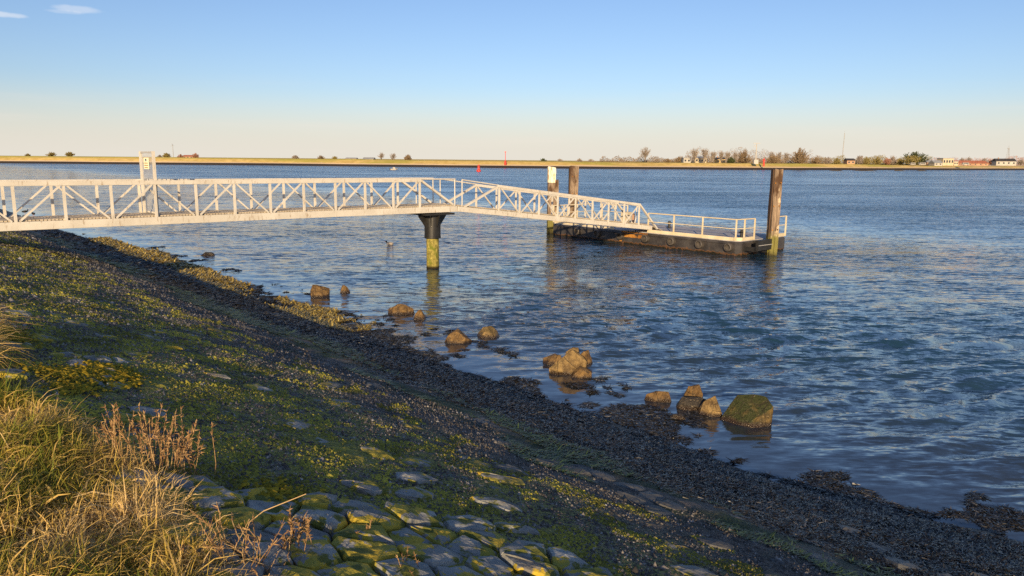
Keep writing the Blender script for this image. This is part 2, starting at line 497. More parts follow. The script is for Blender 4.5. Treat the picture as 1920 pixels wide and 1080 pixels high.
M['roofgrey'] = simple('grey_roof', (.28, .29, .30, 1), .6, .15, .6)
M['glass'] = simple('window_glass', (.03, .035, .045, 1), .1, .2, 2, .6)
M['sign'] = simple('sign_panel', (.80, .74, .52, 1), .5, .06, 4)
M['signblue'] = simple('sign_blue', (.03, .07, .16, 1), .5, .1, 4)
M['signbrown'] = simple('sign_print', (.34, .20, .07, 1), .6, .1, 4)
M['birdblack'] = simple('black_feather', (.015, .015, .016, 1), .6, .2, 20)
M['birdwhite'] = simple('white_feather', (.75, .74, .72, 1), .7, .1, 20)
M['birdgrey'] = simple('grey_feather', (.32, .28, .24, 1), .7, .2, 20)
M['birdgreen'] = simple('green_feather', (.012, .04, .03, 1), .4, .2, 20, .5)
M['birdorange'] = simple('orange_bill', (.7, .2, .03, 1), .5, .1, 20)
M['mastgrey'] = simple('mast_steel', (.30, .31, .33, 1), .6, .15, 1)


# ------------------------------------------------------------------ object helpers
def tag(o, label=None, cat=None, group=None, kind=None):
    if label: o['label'] = label
    if cat: o['category'] = cat
    if group: o['group'] = group
    if kind: o['kind'] = kind
    return o


class MB:
    """collects boxes, bars and tubes into one mesh object"""

    def __init__(self): self.v, self.f = [], []

    def add(self, vs, fs):
        o = len(self.v); self.v += [tuple(x) for x in vs]; self.f += [tuple(i + o for i in q) for q in fs]
        return self

    def box(self, x0, x1, y0, y1, z0, z1):
        vs = [(x, y, z) for z in (z0, z1) for y in (y0, y1) for x in (x0, x1)]
        return self.add(vs, [(0, 2, 3, 1), (4, 5, 7, 6), (0, 1, 5, 4), (2, 6, 7, 3), (0, 4, 6, 2), (1, 3, 7, 5)])

    def bar(self, p, q, w, h, up=(0, 0, 1)):
        p, q = Vector(p), Vector(q); a = (q - p).normalized(); up = Vector(up)
        s = a.cross(up)
        if s.length < 1e-4: s = a.cross(Vector((0, 1, 0)))
        s.normalize(); u = s.cross(a)
        vs = []
        for c in (p, q):
            for i, j in ((-1, -1), (1, -1), (1, 1), (-1, 1)): vs.append(c + s * (i * w / 2) + u * (j * h / 2))
        return self.add(vs, [(3, 2, 1, 0), (4, 5, 6, 7), (0, 1, 5, 4), (1, 2, 6, 5), (2, 3, 7, 6), (3, 0, 4, 7)])

    def tube(self, p, q, r0, r1=None, n=8, caps=True):
        r1 = r0 if r1 is None else r1
        p, q = Vector(p), Vector(q); a = (q - p).normalized()
        s = a.cross(Vector((0, 0, 1)))
        if s.length < 1e-3: s = Vector((1, 0, 0))
        s.normalize(); u = a.cross(s)
        vs = []
        for c, r in ((p, r0), (q, r1)):
            for k in range(n):
                an = 2 * math.pi * k / n; vs.append(c + s * (math.cos(an) * r) + u * (math.sin(an) * r))
        fs = [(k, (k + 1) % n, n + (k + 1) % n, n + k) for k in range(n)]
        if caps: fs += [tuple(range(n - 1, -1, -1)), tuple(range(n, 2 * n))]
        return self.add(vs, fs)

    def lathe(self, prof, n=16, c=(0, 0, 0)):
        vs = []
        for r, z in prof:
            for k in range(n):
                an = 2 * math.pi * k / n; vs.append((c[0] + r * math.cos(an), c[1] + r * math.sin(an), c[2] + z))
        fs = []
        for i in range(len(prof) - 1):
            for k in range(n):
                fs.append((i * n + k, i * n + (k + 1) % n, (i + 1) * n + (k + 1) % n, (i + 1) * n + k))
        fs += [tuple(range(n - 1, -1, -1)), tuple(range((len(prof) - 1) * n, len(prof) * n))]
        return self.add(vs, fs)

    def ellipsoid(self, c, r, n=10, m=6, rot=0.0):
        prof = []
        vs, fs = [], []
        cr, sr = math.cos(rot), math.sin(rot)
        for i in range(m + 1):
            th = math.pi * i / m
            for k in range(n):
                an = 2 * math.pi * k / n
                x, y, z = r[0] * math.sin(th) * math.cos(an), r[1] * math.sin(th) * math.sin(an), -r[2] * math.cos(th)
                x, z = x * cr - z * sr, x * sr + z * cr
                vs.append((c[0] + x, c[1] + y, c[2] + z))
        for i in range(m):
            for k in range(n):
                fs.append((i * n + k, i * n + (k + 1) % n, (i + 1) * n + (k + 1) % n, (i + 1) * n + k))
        return self.add(vs, fs)

    def build(self, name, mat, parent=None, org=(0, 0, 0), smooth=False, bevel=0.0):
        me = bpy.data.meshes.new(name)
        ox, oy, oz = org
        me.from_pydata([(x - ox, y - oy, z - oz) for x, y, z in self.v], [], self.f)
        me.materials.append(mat)
        me.update()
        if bevel:
            bm = bmesh.new(); bm.from_mesh(me)
            bmesh.ops.remove_doubles(bm, verts=bm.verts, dist=1e-5)
            bmesh.ops.bevel(bm, geom=[e for e in bm.edges if e.is_manifold and e.calc_face_angle(0) > .5], offset=bevel, segments=1, affect='EDGES')
            bm.to_mesh(me); bm.free()
        if smooth:
            for p in me.polygons: p.use_smooth = True
        o = bpy.data.objects.new(name, me)
        COL.objects.link(o)
        if parent: o.parent = parent
        return o


def thing(name, label, cat, loc=(0, 0, 0), rz=0.0, group=None):
    o = bpy.data.objects.new(name, None); COL.objects.link(o)
    o.empty_display_size = .3
    o.location = loc; o.rotation_euler = (0, 0, rz)
    return tag(o, label, cat, group)


def np_mesh(name, V, F, mat, smooth=False, attrs=None, parent=None):
    """fast mesh from numpy arrays; F is (n,3) or (n,4)"""
    me = bpy.data.meshes.new(name)
    k = F.shape[1]
    me.vertices.add(len(V)); me.vertices.foreach_set('co', np.ascontiguousarray(V, np.float32).ravel())
    me.loops.add(F.size); me.loops.foreach_set('vertex_index', np.ascontiguousarray(F, np.int32).ravel())
    me.polygons.add(len(F)); me.polygons.foreach_set('loop_start', np.arange(0, F.size, k, dtype=np.int32))
    if smooth: me.polygons.foreach_set('use_smooth', np.ones(len(F), bool))
    for an, av in (attrs or {}).items():
        at = me.attributes.new(an, 'FLOAT', 'POINT'); at.data.foreach_set('value', np.ascontiguousarray(av, np.float32))
    me.materials.append(mat)
    me.update(calc_edges=True); me.validate()
    o = bpy.data.objects.new(name, me); COL.objects.link(o)
    if parent: o.parent = parent
    return o


def grid_faces(nr, nc):
    i = np.arange(nr - 1)[:, None] * nc + np.arange(nc - 1)[None, :]
    i = i.ravel()
    return np.stack([i, i + 1, i + nc + 1, i + nc], 1)


# ------------------------------------------------------------------ the bank
DW = 9.67                                       # d of the water's edge


def bank_z(d, q):
    d = np.asarray(d, float); q = np.asarray(q, float)
    lip = .3
    x = d - .55
    soft = .5 * (x + np.sqrt(x * x + .12))      # smooth corner at the crest
    z = .3 * (DW - .55) - lip * soft
    z = z + .10 * fbm(d * .5, q * .35, 3, 3) + .05 * fbm(d * 2.2, q * 1.6, 3, 5)
    z = z + .20 * sstep(5.5, 1.5, q) * sstep(6.0, 9.0, d)
    z = z - .05 * sstep(7.6, 9.2, d) + .05 * fbm(d * 1.3, q * 1.0, 2, 19) * sstep(7.6, 8.8, d)
    z = z + .14 * fbm(d * 1.3, q * 1.3, 2, 9) * sstep(1.4, .7, d)
    return z


dv = np.concatenate([np.linspace(-40, -2, 30)[:-1], np.linspace(-2, 0, 30)[:-1], np.linspace(0, 10.8, 250)[:-1], np.linspace(10.8, 16, 30)])
qv = np.concatenate([np.linspace(-60, -1, 60)[:-1], np.linspace(-1, 13, 260)[:-1], 13 + (np.linspace(0, 1, 150) ** 1.5) * 75, np.array([130, 220, 400.])])
Dg, Qg = np.meshgrid(dv, qv, indexing='ij')
Zg = bank_z(Dg, Qg) + .022 * fbm(Dg * 9, Qg * 9, 3, 21) * sstep(.5, 1.5, Dg)
Xg = A2.x * Dg + N2.x * Qg; Yg = A2.y * Dg + N2.y * Qg
bank = np_mesh('bank', np.stack([Xg.ravel(), Yg.ravel(), Zg.ravel()], 1), grid_faces(len(dv), len(qv))[:, ::-1], M['bank'], True)
tag(bank, 'sloping stone sea bank covered with moss, gravel and seaweed', kind='structure')

# revetment stones: Voronoi-like blocks, each its own part of the bank
cell_d, cell_q = .30, .285
pts = {}
ni, nj = int(9 / cell_d), int(14 / cell_q)
for i in range(-2, ni):
    for j in range(-9, nj):
        r = random.Random(i * 977 + j * 131)
        pts[i, j] = Vector((.85 + i * cell_d + r.uniform(-.10, .10), j * cell_q + (i % 2) * .14 + r.uniform(-.10, .10)))


def clip(poly, n, c):
    out = []
    for k in range(len(poly)):
        p, q = poly[k], poly[(k + 1) % len(poly)]
        a, b = p.dot(n) - c, q.dot(n) - c
        if a <= 0: out.append(p)
        if a * b < 0: out.append(p + (q - p) * (a / (a - b)))
    return out


STONES = []


def stone_visible(d, q):
    """how exposed the stone surface is at d, q (1 bare, 0 buried)"""
    if 1.0 < d < 3.3 and q < np.interp(d, [1.0, 1.7, 2.0, 2.8, 3.3], [4.9, 4.6, 4.35, 4.0, 3.1]): return 1.0
    for (cd_, cq, rd, rq) in ((1.75, 8.2, .5, .8), (4.2, 5.2, .35, .5), (4.1, 7.6, .3, .5), (5.4, 4.6, .35, .9), (3.0, 5.6, .3, .35)):
        if ((d - cd_) / rd) ** 2 + ((q - cq) / rq) ** 2 < 1: return .7
    if 4.8 < d < 7.6 and q < 3.5: return .45
    if 3.3 < d < 7.4 and q < 3.7: return .20
    return .09 if d < 4.6 else (.06 if d < 6.3 else .0)


for (i, j), c in pts.items():
    r = random.Random(i * 53 + j * 911)
    if r.random() > stone_visible(c.x, c.y): continue
    wp = W2(c.x, c.y)
    if not (-.74 < wp.x / max(wp.y, .1) < .74) or wp.y < 2.2: continue
    poly = [c + Vector((sx * .5, sy * .5)) for sx, sy in ((-1, -1), (1, -1), (1, 1), (-1, 1))]
    for di in (-2, -1, 0, 1, 2):
        for dj in (-2, -1, 0, 1, 2):
            if (di or dj) and (i + di, j + dj) in pts:
                o = pts[i + di, j + dj]; n = o - c
                poly = clip(poly, n, n.dot((o + c) / 2))
    if len(poly) < 3: continue
    cen = sum(poly, Vector((0, 0))) / len(poly)
    # resample outline, shrink for the joint
    ring = []
    for k in range(len(poly)):
        p, q = poly[k], poly[(k + 1) % len(poly)]
        m = max(1, int((q - p).length / .11))
        for s in range(m): ring.append(p + (q - p) * (s / m))
    n = len(ring)
    if n > 16: continue
    joint = r.uniform(.93, .985)
    ring = [cen + (p - cen) * joint + Vector((r.uniform(-.010, .010), r.uniform(-.010, .010))) for p in ring]
    zc = float(bank_z(cen.x, cen.y)); h = r.uniform(.015, .065) if c.x < 3.3 and c.y < 5 else r.uniform(-.012, .03)
    tx, ty = r.uniform(-.09, .09), r.uniform(-.08, .08)
    vs, fs = [], []
    for sc, dz, jit in ((1.0, -.16, 0), (.985, h - .030, .008), (.90, h - .006, .008), (.52, h + .006, .012)):
        for p in ring:
            v = (p - cen) * sc
            vs.append((v.x, v.y, -.3 * v.x + tx * v.x + ty * v.y + dz + r.uniform(-jit, jit)))
    vs.append((0, 0, h + r.uniform(0, .02)))
    for L_ in range(3):
        for k in range(n): fs.append((L_ * n + k, L_ * n + (k + 1) % n, (L_ + 1) * n + (k + 1) % n, (L_ + 1) * n + k))
    for k in range(n): fs.append((3 * n + k, 3 * n + (k + 1) % n, 4 * n))
    # orientation: outline is counter-clockwise in d,q
    me = bpy.data.meshes.new('stone'); me.from_pydata(vs, [], fs); me.materials.append(M['stone'])
    for p in me.polygons: p.use_smooth = False
    o = bpy.data.objects.new('stone', me); COL.objects.link(o); o.parent = bank
    o.location = W2(cen.x, cen.y, zc); o.rotation_euler = (0, 0, TH)
    STONES.append((cen.x, cen.y, .5 * max((p - cen).length for p in ring) + .06))
ST = np.array(STONES) if STONES else np.zeros((0, 3))

# ------------------------------------------------------------------ the water
ang = np.linspace(rad(-52), rad(52), 500)
inv = np.linspace(1 / 5.0, 1 / 160.0, 500)
rr = np.concatenate([1 / inv, np.geomspace(165, 3000, 60)])
Rg, Ag = np.meshgrid(rr, ang, indexing='ij')
Xw, Yw = Rg * np.sin(Ag), Rg * np.cos(Ag)
dR = np.gradient(rr)[:, None] * np.ones_like(Ag)
Dw = A2.x * Xw + A2.y * Yw
Zw = np.zeros_like(Xw)
wr = np.random.default_rng(5)
for k in range(150):
    lam = float(np.exp(wr.uniform(np.log(.22), np.log(1.15))))
    th = rad(-90 + 19) + wr.normal(0, .34)
    amp = .0046 * lam ** .8 * wr.uniform(.5, 1.3)
    kx, ky = 2 * np.pi / lam * math.cos(th), 2 * np.pi / lam * math.sin(th)
    fade = sstep(.50, .20, dR / lam)
    ph = kx * Xw + ky * Yw + wr.uniform(0, 6.28)
    # modulate so that crests come in short groups
    Zw += amp * fade * np.cos(ph)
calm = sstep(9.4, 15.5, Dw + 2.0 * fbm(Xw * .25, Yw * .25, 2, 40))
gust = .85 + .5 * (fbm(Xw * .12, Yw * .12, 3, 44) + .1)
Zw = Zw * (.10 + .90 * calm) * gust
Zw = Zw + 1.2 * Zw * np.abs(Zw)                 # peakier crests
water = np_mesh('water', np.stack([Xw.ravel(), Yw.ravel(), Zw.ravel()], 1), grid_faces(len(rr), len(ang))[:, ::-1], M['water'], True)
tag(water, 'wind-rippled blue water of the inlet', kind='structure')

# ------------------------------------------------------------------ far shore
t = NT('far_shore_ground', .95, .1)
z = t.n.new('ShaderNodeSeparateXYZ'); t.l.new(t.pos(), z.inputs[0])
nA = t.noise(.035, 4); nB = t.noise(.3, 4)
zz = t.math('ADD', z.outputs['Z'], t.math('MULTIPLY', t.math('SUBTRACT', nB, .5), .9))
zz = t.math('ADD', zz, t.math('MULTIPLY', t.math('SUBTRACT', nA, .5), .8))
dry = t.mix(t.mapr(nB, .3, .7), (.58, .40, .12, 1), (.78, .56, .20, 1))
c = t.mix(t.mapr(t.noise(.06, 4, stretch=(.3, 1, 1)), .46, .62, 0, .75), dry, (.42, .38, .07, 1))
c = t.mix(t.mapr(zz, 3.0, 3.8, 0, .6), c, (.40, .38, .08, 1))
c = t.mix(t.mapr(zz, 1.55, 1.95, 1, 0), c, (.70, .52, .32, 1))
c = t.mix(t.mapr(z.outputs['Z'], 1.14, 1.26, 1, 0), c, (.05, .041, .035, 1))
t.color(c); t.bump(nB, .5, .4); M['farshore'] = t.m
shore = [(-1500, 470), (-700, 440), (-293, 431), (-149, 437), (-33, 415), (40, 407), (131, 423), (208, 461), (390, 576), (620, 690), (1600, 900)]
prof = [(-6, -1.0), (0, 0.02), (3.5, 1.15), (4.0, 1.3), (6.5, 1.75), (12, 3.7), (15, 4.0), (20, 3.95), (34, 2.6), (300, 2.4), (3800, 2.4)]
sx = np.array([p[0] for p in shore], float); sy = np.array([p[1] for p in shore], float)
xs = np.concatenate([np.linspace(-1500, -420, 20)[:-1], np.linspace(-420, 620, 320)[:-1], np.linspace(620, 1600, 20)])
ys = np.interp(xs, sx, sy)
for _ in range(12): ys[1:-1] = .25 * ys[:-2] + .5 * ys[1:-1] + .25 * ys[2:]
ys = ys + 9 * fbm(xs * .02, xs * 0, 3, 60) + 1.2 * fbm(xs * .2, xs * 0, 2, 61)
V = []
for k, (off, zz_) in enumerate(prof):
    wob = fbm(xs * .03, xs * 0 + k * 3.1, 3, 70)
    zk = zz_ + (wob * .7 * (0 if off <= 3.5 else 1) if off < 100 else 0)
    low = np.interp(xs, [-400, -250, -50, 60, 200, 290, 400, 900], [1.0, 1.06, .95, .88, .92, .70, .66, .66])
    if off > 5: zk = zk * low
    V.append(np.stack([xs + (off * xs / 420.0 * .9 if off > 100 else 0), ys + off * (1 if off < 100 else 1), zk + xs * 0], 1))
V = np.concatenate(V)
far_shore = np_mesh('far_shore', V, grid_faces(len(prof), len(xs)), M['farshore'], True)
tag(far_shore, 'far sea dike with yellowed winter grass above a dark stone foot', kind='structure')

# ------------------------------------------------------------------ foot bridge and gangway (trusses)
QN, QF = 24.93, 26.48                           # near and far truss planes
D0 = 18.93                                      # d of the hinge over the pillar
root_b = thing('footbridge', 'long white truss footbridge reaching from the bank to the black pillar', 'footbridge', W2(D0, QN, 0), TH)
root_g = thing('gangway', 'sloping white truss gangway leading down from the pillar to the pontoon', 'gangway', W2(D0, QN, 0), TH)


class Span:
    def __init__(self, root, zf): self.root, self.zf = root, zf

    def P(self, x, y, h): return (x, y, self.zf(x) + h)

    def bar(self, name, x0, h0, x1, h1, y, w, hh, mat='white'):
        return MB().bar(self.P(x0, y, h0), self.P(x1, y, h1), w, hh).build(name, M[mat], self.root)


HT = 1.38
WB = QF - QN


def planks(sp, x0, x1, pitch, width):
    me = None
    n = int((x1 - x0) / pitch)
    slope = math.atan2(sp.zf(x1) - sp.zf(x0), x1 - x0)
    for k in range(n):
        x = x0 + (k + .5) * pitch
        if me is None:
            o = MB().box(-width / 2, width / 2, .03, WB - .03, -.022, .022).build('plank', M['plank'], sp.root); me = o.data
        else:
            o = bpy.data.objects.new('plank', me); COL.objects.link(o); o.parent = sp.root
        o.location = (x, 0, sp.zf(x) + .268 + random.uniform(-.003, .003)); o.rotation_euler = (0, -slope, 0)


# --- first span, level; x runs from -18 (bank) to 0 (hinge)
s1 = Span(root_b, lambda x: 2.34 - .0045 * x)
posts1 = [-(1.83 + 1.2435 * k) for k in range(0, 14)]
for y, out in ((0.0, -1), (WB, 1)):
    MB().bar(s1.P(-18.1, y, .12), s1.P(.02, y, .12), .07, .24).build('bottom_beam', M['white'], root_b, bevel=.006)
    MB().bar(s1.P(-18.1, y, HT - .07), s1.P(-1.76, y, HT - .07), .08, .135).build('top_rail', M['white'], root_b, bevel=.006)
    sh = 0.0 if y == 0 else -.04
    for k, x in enumerate(posts1):
        MB().bar(s1.P(x + sh, y, .24), s1.P(x + sh, y, HT - .14), .075, .06, up=(0, 1, 0)).build('upright', M['white'], root_b)
    for k in range(len(posts1) - 1):
        xr, xl = posts1[k] + sh, posts1[k + 1] + sh
        if k % 2 == 0: p, q = s1.P(xl + .09, y, .25), s1.P(xr - .09, y, HT - .145)
        else: p, q = s1.P(xl + .09, y, HT - .145), s1.P(xr - .09, y, .25)
        MB().bar(p, q, .05, .06, up=(0, 1, 0)).build('diagonal', M['white'], root_b)
    MB().bar(s1.P(-1.76, y, HT - .09), s1.P(-.10, y, .24), .08, .11, up=(0, 1, 0)).build('end_diagonal', M['white'], root_b)
    # thin hand rail beyond the truss
    MB().tube(s1.P(-1.76, y, HT - .025), s1.P(-.06, y, HT - .035), .030).build('handrail', M['white'], root_b)
    MB().tube(s1.P(-.08, y, .24), s1.P(-.08, y, HT - .035), .024).build('rail_post', M['white'], root_b)
    if y: MB().tube(s1.P(-.95, y, .24), s1.P(-.95, y, HT - .03), .024).build('rail_post', M['white'], root_b)
planks(s1, -18.0, -.02, .096, .076)
for x in np.arange(-17.5, -.2, 2.487):
    MB().bar(s1.P(x, .04, .12), s1.P(x, WB - .04, .12), .08, .16).build('cross_beam', M['white'], root_b)

# --- second span, sloping down
s2 = Span(root_g, lambda x: 2.34 - .1148 * x)
posts2 = [2.35 + 1.205 * k for k in range(9)]
for y in (0.0, WB):
    MB().bar(s2.P(.06, y, .12), s2.P(13.1, y, .12), .07, .22).build('bottom_beam', M['white'], root_g, bevel=.006)
    MB().bar(s2.P(2.27, y, HT - .10), s2.P(12.05, y, HT - .10), .08, .12).build('top_rail', M['white'], root_g, bevel=.006)
    sh = 0.0 if y == 0 else -.05
    for x in posts2:
        MB().bar(s2.P(x + sh, y, .23), s2.P(x + sh, y, HT - .16), .07, .06, up=(0, 1, 0)).build('upright', M['white'], root_g)
    for k in range(len(posts2) - 1):
        xl, xr = posts2[k] + sh, posts2[k + 1] + sh
        if k % 2 == 1: p, q = s2.P(xl + .08, y, .24), s2.P(xr - .08, y, HT - .16)
        else: p, q = s2.P(xl + .08, y, HT - .16), s2.P(xr - .08, y, .24)
        MB().bar(p, q, .05, .055, up=(0, 1, 0)).build('diagonal', M['white'], root_g)
    MB().bar(s2.P(.42, y, .24), s2.P(2.28, y, HT - .11), .08, .10, up=(0, 1, 0)).build('end_diagonal', M['white'], root_g)
    MB().bar(s2.P(12.03, y, HT - .11), s2.P(13.55, y, .10), .08, .10, up=(0, 1, 0)).build('end_diagonal', M['white'], root_g)
    MB().tube(s2.P(.30, y, HT - .03), s2.P(2.3, y, HT - .06), .030).build('handrail', M['white'], root_g)
    MB().tube(s2.P(.30, y, .24), s2.P(.30, y, HT - .03), .024).build('rail_post', M['white'], root_g)
MB().tube(s2.P(11.9, WB, HT - .06), s2.P(13.7, WB, HT - .10), .03).build('handrail', M['white'], root_g)
MB().tube(s2.P(13.7, WB, HT - .10), s2.P(13.7, WB, .75), .028).tube(s2.P(13.7, WB, .75), s2.P(13.5, WB, .12), .028).build('rail_post', M['white'], root_g)
planks(s2, .08, 12.9, .098, .078)
for x in np.arange(.8, 12.9, 1.2):
    MB().bar(s2.P(x, .04, .10), s2.P(x, WB - .04, .10), .06, .14).build('cross_beam', M['white'], root_g)
    if x < 11.8:
        MB().bar(s2.P(x, .05, .02), s2.P(x + 1.2, WB - .05, .02), .045, .045).build('wind_brace', M['white'], root_g)
MB().bar((12.92, .05, s2.zf(12.92) + .26), (14.1, .05, .765), .02, .03).add([(12.9, .06, s2.zf(12.9) + .275), (12.9, WB - .06, s2.zf(12.9) + .275), (14.2, WB - .06, .745), (14.2, .06, .745)], [(0, 3, 2, 1)]).build('landing_flap', M['plank'], root_g)

# --- gate across the first span
gx = -11.72
rg = thing('gate', 'tall barred grey metal gate with a cream notice standing across the footbridge', 'gate', W2(D0 + gx, QN, s1.zf(gx) + .29), TH)
GH = 1.98
for y in (.10, WB - .10):
    MB().box(-.04, .04, y - .04, y + .04, .0, GH).build('gate_post', M['white'], rg)
MB().bar((0, .14, GH - .03), (0, WB - .14, GH - .03), .05, .05).build('top_rail', M['galv'], rg)
MB().bar((0, .14, .06), (0, WB - .14, .06), .05, .05).build('bottom_rail', M['white'], rg)
for k in range(10):
    y = .22 + k * (WB - .44) / 9
    MB().tube((0, y, .08), (0, y, GH - .05), .0085, n=6).build('bar', M['galv'], rg)
MB().bar((0, .14, 1.02), (0, WB - .14, 1.02), .04, .05).build('middle_rail', M['galv'], rg)
# the notice hangs on the gate
ss = MB().box(-.052, -.034, .48, .98, 1.42, 1.78).build('notice', M['sign'], None)
ss.matrix_world = Matrix.Translation(W2(D0 + gx, QN, s1.zf(gx) + .29)) @ Matrix.Rotation(TH, 4, 'Z')
tag(ss, 'cream notice board with a dark emblem fixed to the barred gate', 'sign')
em = MB()
em.lathe([(.0, 0), (.07, .0), (.07, .004), (0, .004)], 10)
e = bpy.data.objects.new('emblem', None)
bpy.data.objects.remove(e)
emb = MB()
if 0: MB().add([(-.056, .67, 1.74), (-.056, .79, 1.74), (-.056, .81, 1.66), (-.056, .77, 1.58), (-.056, .69, 1.58), (-.056, .65, 1.66)], [(0, 5, 4, 3, 2, 1)])
sh_ = [(-.06, 1.745), (.06, 1.745), (.075, 1.71), (.04, 1.665), (-.04, 1.665), (-.075, 1.71)]
emb.add([(-.056, .73 + a, b) for a, b in sh_] + [(-.053, .73 + a, b) for a, b in sh_], [(0, 5, 4, 3, 2, 1)] + [(k, (k + 1) % 6, 6 + (k + 1) % 6, 6 + k) for k in range(6)])
emb.build('emblem', M['signblue'], ss)
for zz_ in (1.61, 1.54, 1.47):
    w = random.uniform(.17, .21)
    MB().box(-.056, -.053, .73 - w, .73 + w, zz_ - .014, zz_ + .014).build('text_line', M['signbrown'], ss)

# --- abutment at the landward end, outside the left edge of the photo
ab = MB().box(-.9, .35, -.4, WB + .4, -2.5, .0).build('abutment', simple('concrete', (.33, .31, .28, 1), .9, .2, 2, bump=.3), None)
ab.location = W2(D0 - 17.9, QN, 2.415); ab.rotation_euler = (0, 0, TH)
tag(ab, 'concrete abutment under the landward end of the footbridge', 'abutment')

# --- pillar
pp = on_z(812, 501); pd_, pq = to_dq(pp)
pd_ = D0 - .93; pq = QN + .42
pw = W2(pd_, pq)
rp = thing('bridge_pillar', 'round pillar with black steel head and mossy yellow foot standing in the water', 'pillar', (pw.x, pw.y, 0), TH)
MB().lathe([(.262, -2.2), (.265, 0), (.26, .6), (.262, 1.34)], 28).build('foot', M['mossy'], rp, smooth=True)
MB().lathe([(.335, 1.26), (.345, 1.27), (.345, 1.33), (.335, 1.34), (.335, 2.20)], 32).build('steel_head', M['black'], rp, smooth=False)
zt = 2.31
MB().box(-.72, .74, -.55, 1.25, zt - .07, zt).build('head_plate', M['black'], rp)
for an in (0, 90, 180, 270, 45, 225):
    ca, sa = math.cos(rad(an)), math.sin(rad(an)); tn = Vector((-sa, ca, 0)) * .012
    L_ = .70 if an in (0, 180) else .5
    vs = []
    for s in (-1, 1):
        for r_, z_ in ((.33, zt - .08), (L_, zt - .08), (L_, zt - .14), (.33, zt - .62)):
            vs.append((ca * r_ + tn.x * s, sa * r_ + tn.y * s, z_))
    MB().add(vs, [(0, 1, 2, 3), (7, 6, 5, 4), (0, 4, 5, 1), (1, 5, 6, 2), (2, 6, 7, 3), (3, 7, 4, 0)]).build('bracket', M['black'], rp)

# ------------------------------------------------------------------ pontoon
PD0, PD1, PQ0, PQ1 = 31.8, 36.35, 19.50, 32.75
rpo = thing('pontoon', 'black steel mooring pontoon with white railings afloat at the gangway end', 'pontoon', W2(PD0, PQ0, 0), TH)
Lp, Wp, ZD = PQ1 - PQ0, PD1 - PD0, .70
# hull with chamfered corners, in local x across, y along
ch = .55
out_ = [(ch, 0), (Wp - ch * .4, 0), (Wp, ch * .4), (Wp, Lp - ch), (Wp - ch, Lp), (ch, Lp), (0, Lp - ch), (0, ch * .35)]
out_[0] = (.32, 0)
hv, hf = [], []
for zz_, ins in ((-.6, .12), (.02, .03), (.10, 0), (ZD - .10, 0), (ZD - .02, .02)):
    for x, y in out_: hv.append((x + (ins if x < Wp / 2 else -ins), y + (ins if y < Lp / 2 else -ins), zz_))
nn = len(out_)
for L_ in range(4):
    for k in range(nn): hf.append((L_ * nn + k, L_ * nn + (k + 1) % nn, (L_ + 1) * nn + (k + 1) % nn, (L_ + 1) * nn + k))
hf.append(tuple(range(4 * nn, 5 * nn)))
MB().add(hv, hf).build('hull', M['hull'], rpo)
dk = [(x + (.03 if x < Wp / 2 else -.03), y + (.03 if y < Lp / 2 else -.03)) for x, y in out_]
MB().add([(x, y, ZD - .015) for x, y in dk] + [(x, y, ZD + .02) for x, y in dk], [tuple(range(nn, 2 * nn))] + [(k, (k + 1) % nn, nn + (k + 1) % nn, nn + k) for k in range(nn)]).build('deck', M['pale_deck'], rpo)
# rubbing pipes along the sides (weld line), fenders
MB().tube((-.02, .6, ZD - .13), (-.02, Lp - .6, ZD - .13), .03).build('rubbing_strake', M['hull'], rpo)


def qpix(px, d):
    """q of the point at pixel column px on the line of constant d"""
    v = ray(px, 430); k = v.x / v.y
    # (A.x d + N.x q) = k (A.y d + N.y q)
    return d * (A2.x - k * A2.y) / (k * N2.y - N2.x)


def dpix(px, q):
    v = ray(px, 430); k = v.x / v.y
    return q * (k * N2.y - N2.x) / (A2.x - k * A2.y)


for px in (1085, 1122, 1166, 1213, 1262, 1315, 1370):
    y = qpix(px, PD0) - PQ0
    f = MB().lathe([(.0, 0), (.20, 0), (.21, .03), (.21, .22), (.185, .25), (.15, .25), (.14, .12), (.0, .12)], 18).build('fender', M['fender'], rpo)
    f.rotation_euler = (0, -math.pi / 2, 0); f.location = (.02, y, .40)
y0, y1 = qpix(1214, PD0) - PQ0, qpix(1166, PD0) - PQ0
MB().box(-.012, .02, y0, y1, .36, ZD - .03).build('rusty_plate', M['rust'], rpo)
MB().box(-.012, .02, y1 - .02, y1 + .16, .10, .50).build('rusty_plate', M['rust'], rpo)
# kerb
ys0 = qpix(1214, PD0) - PQ0
def kerb(p, q, h=.16, z0=ZD + .0, mat='sunwhite'):
    MB().bar((p[0], p[1], z0 + h / 2 + .02), (q[0], q[1], z0 + h / 2 + .02), .05, h).build('kerb', M[mat], rpo)
kerb((.05, .36), (.05, ys0)); kerb((.36, .05), (1.35, .05)); kerb((.07, .34), (.34, .07)) ; kerb((2.75, .05), (Wp - .25, .05))
kerb((.08, Lp - .6), (.08, ys0 + 2.4), .10); kerb((.6, Lp - .05), (Wp - .6, Lp - .05), .10)
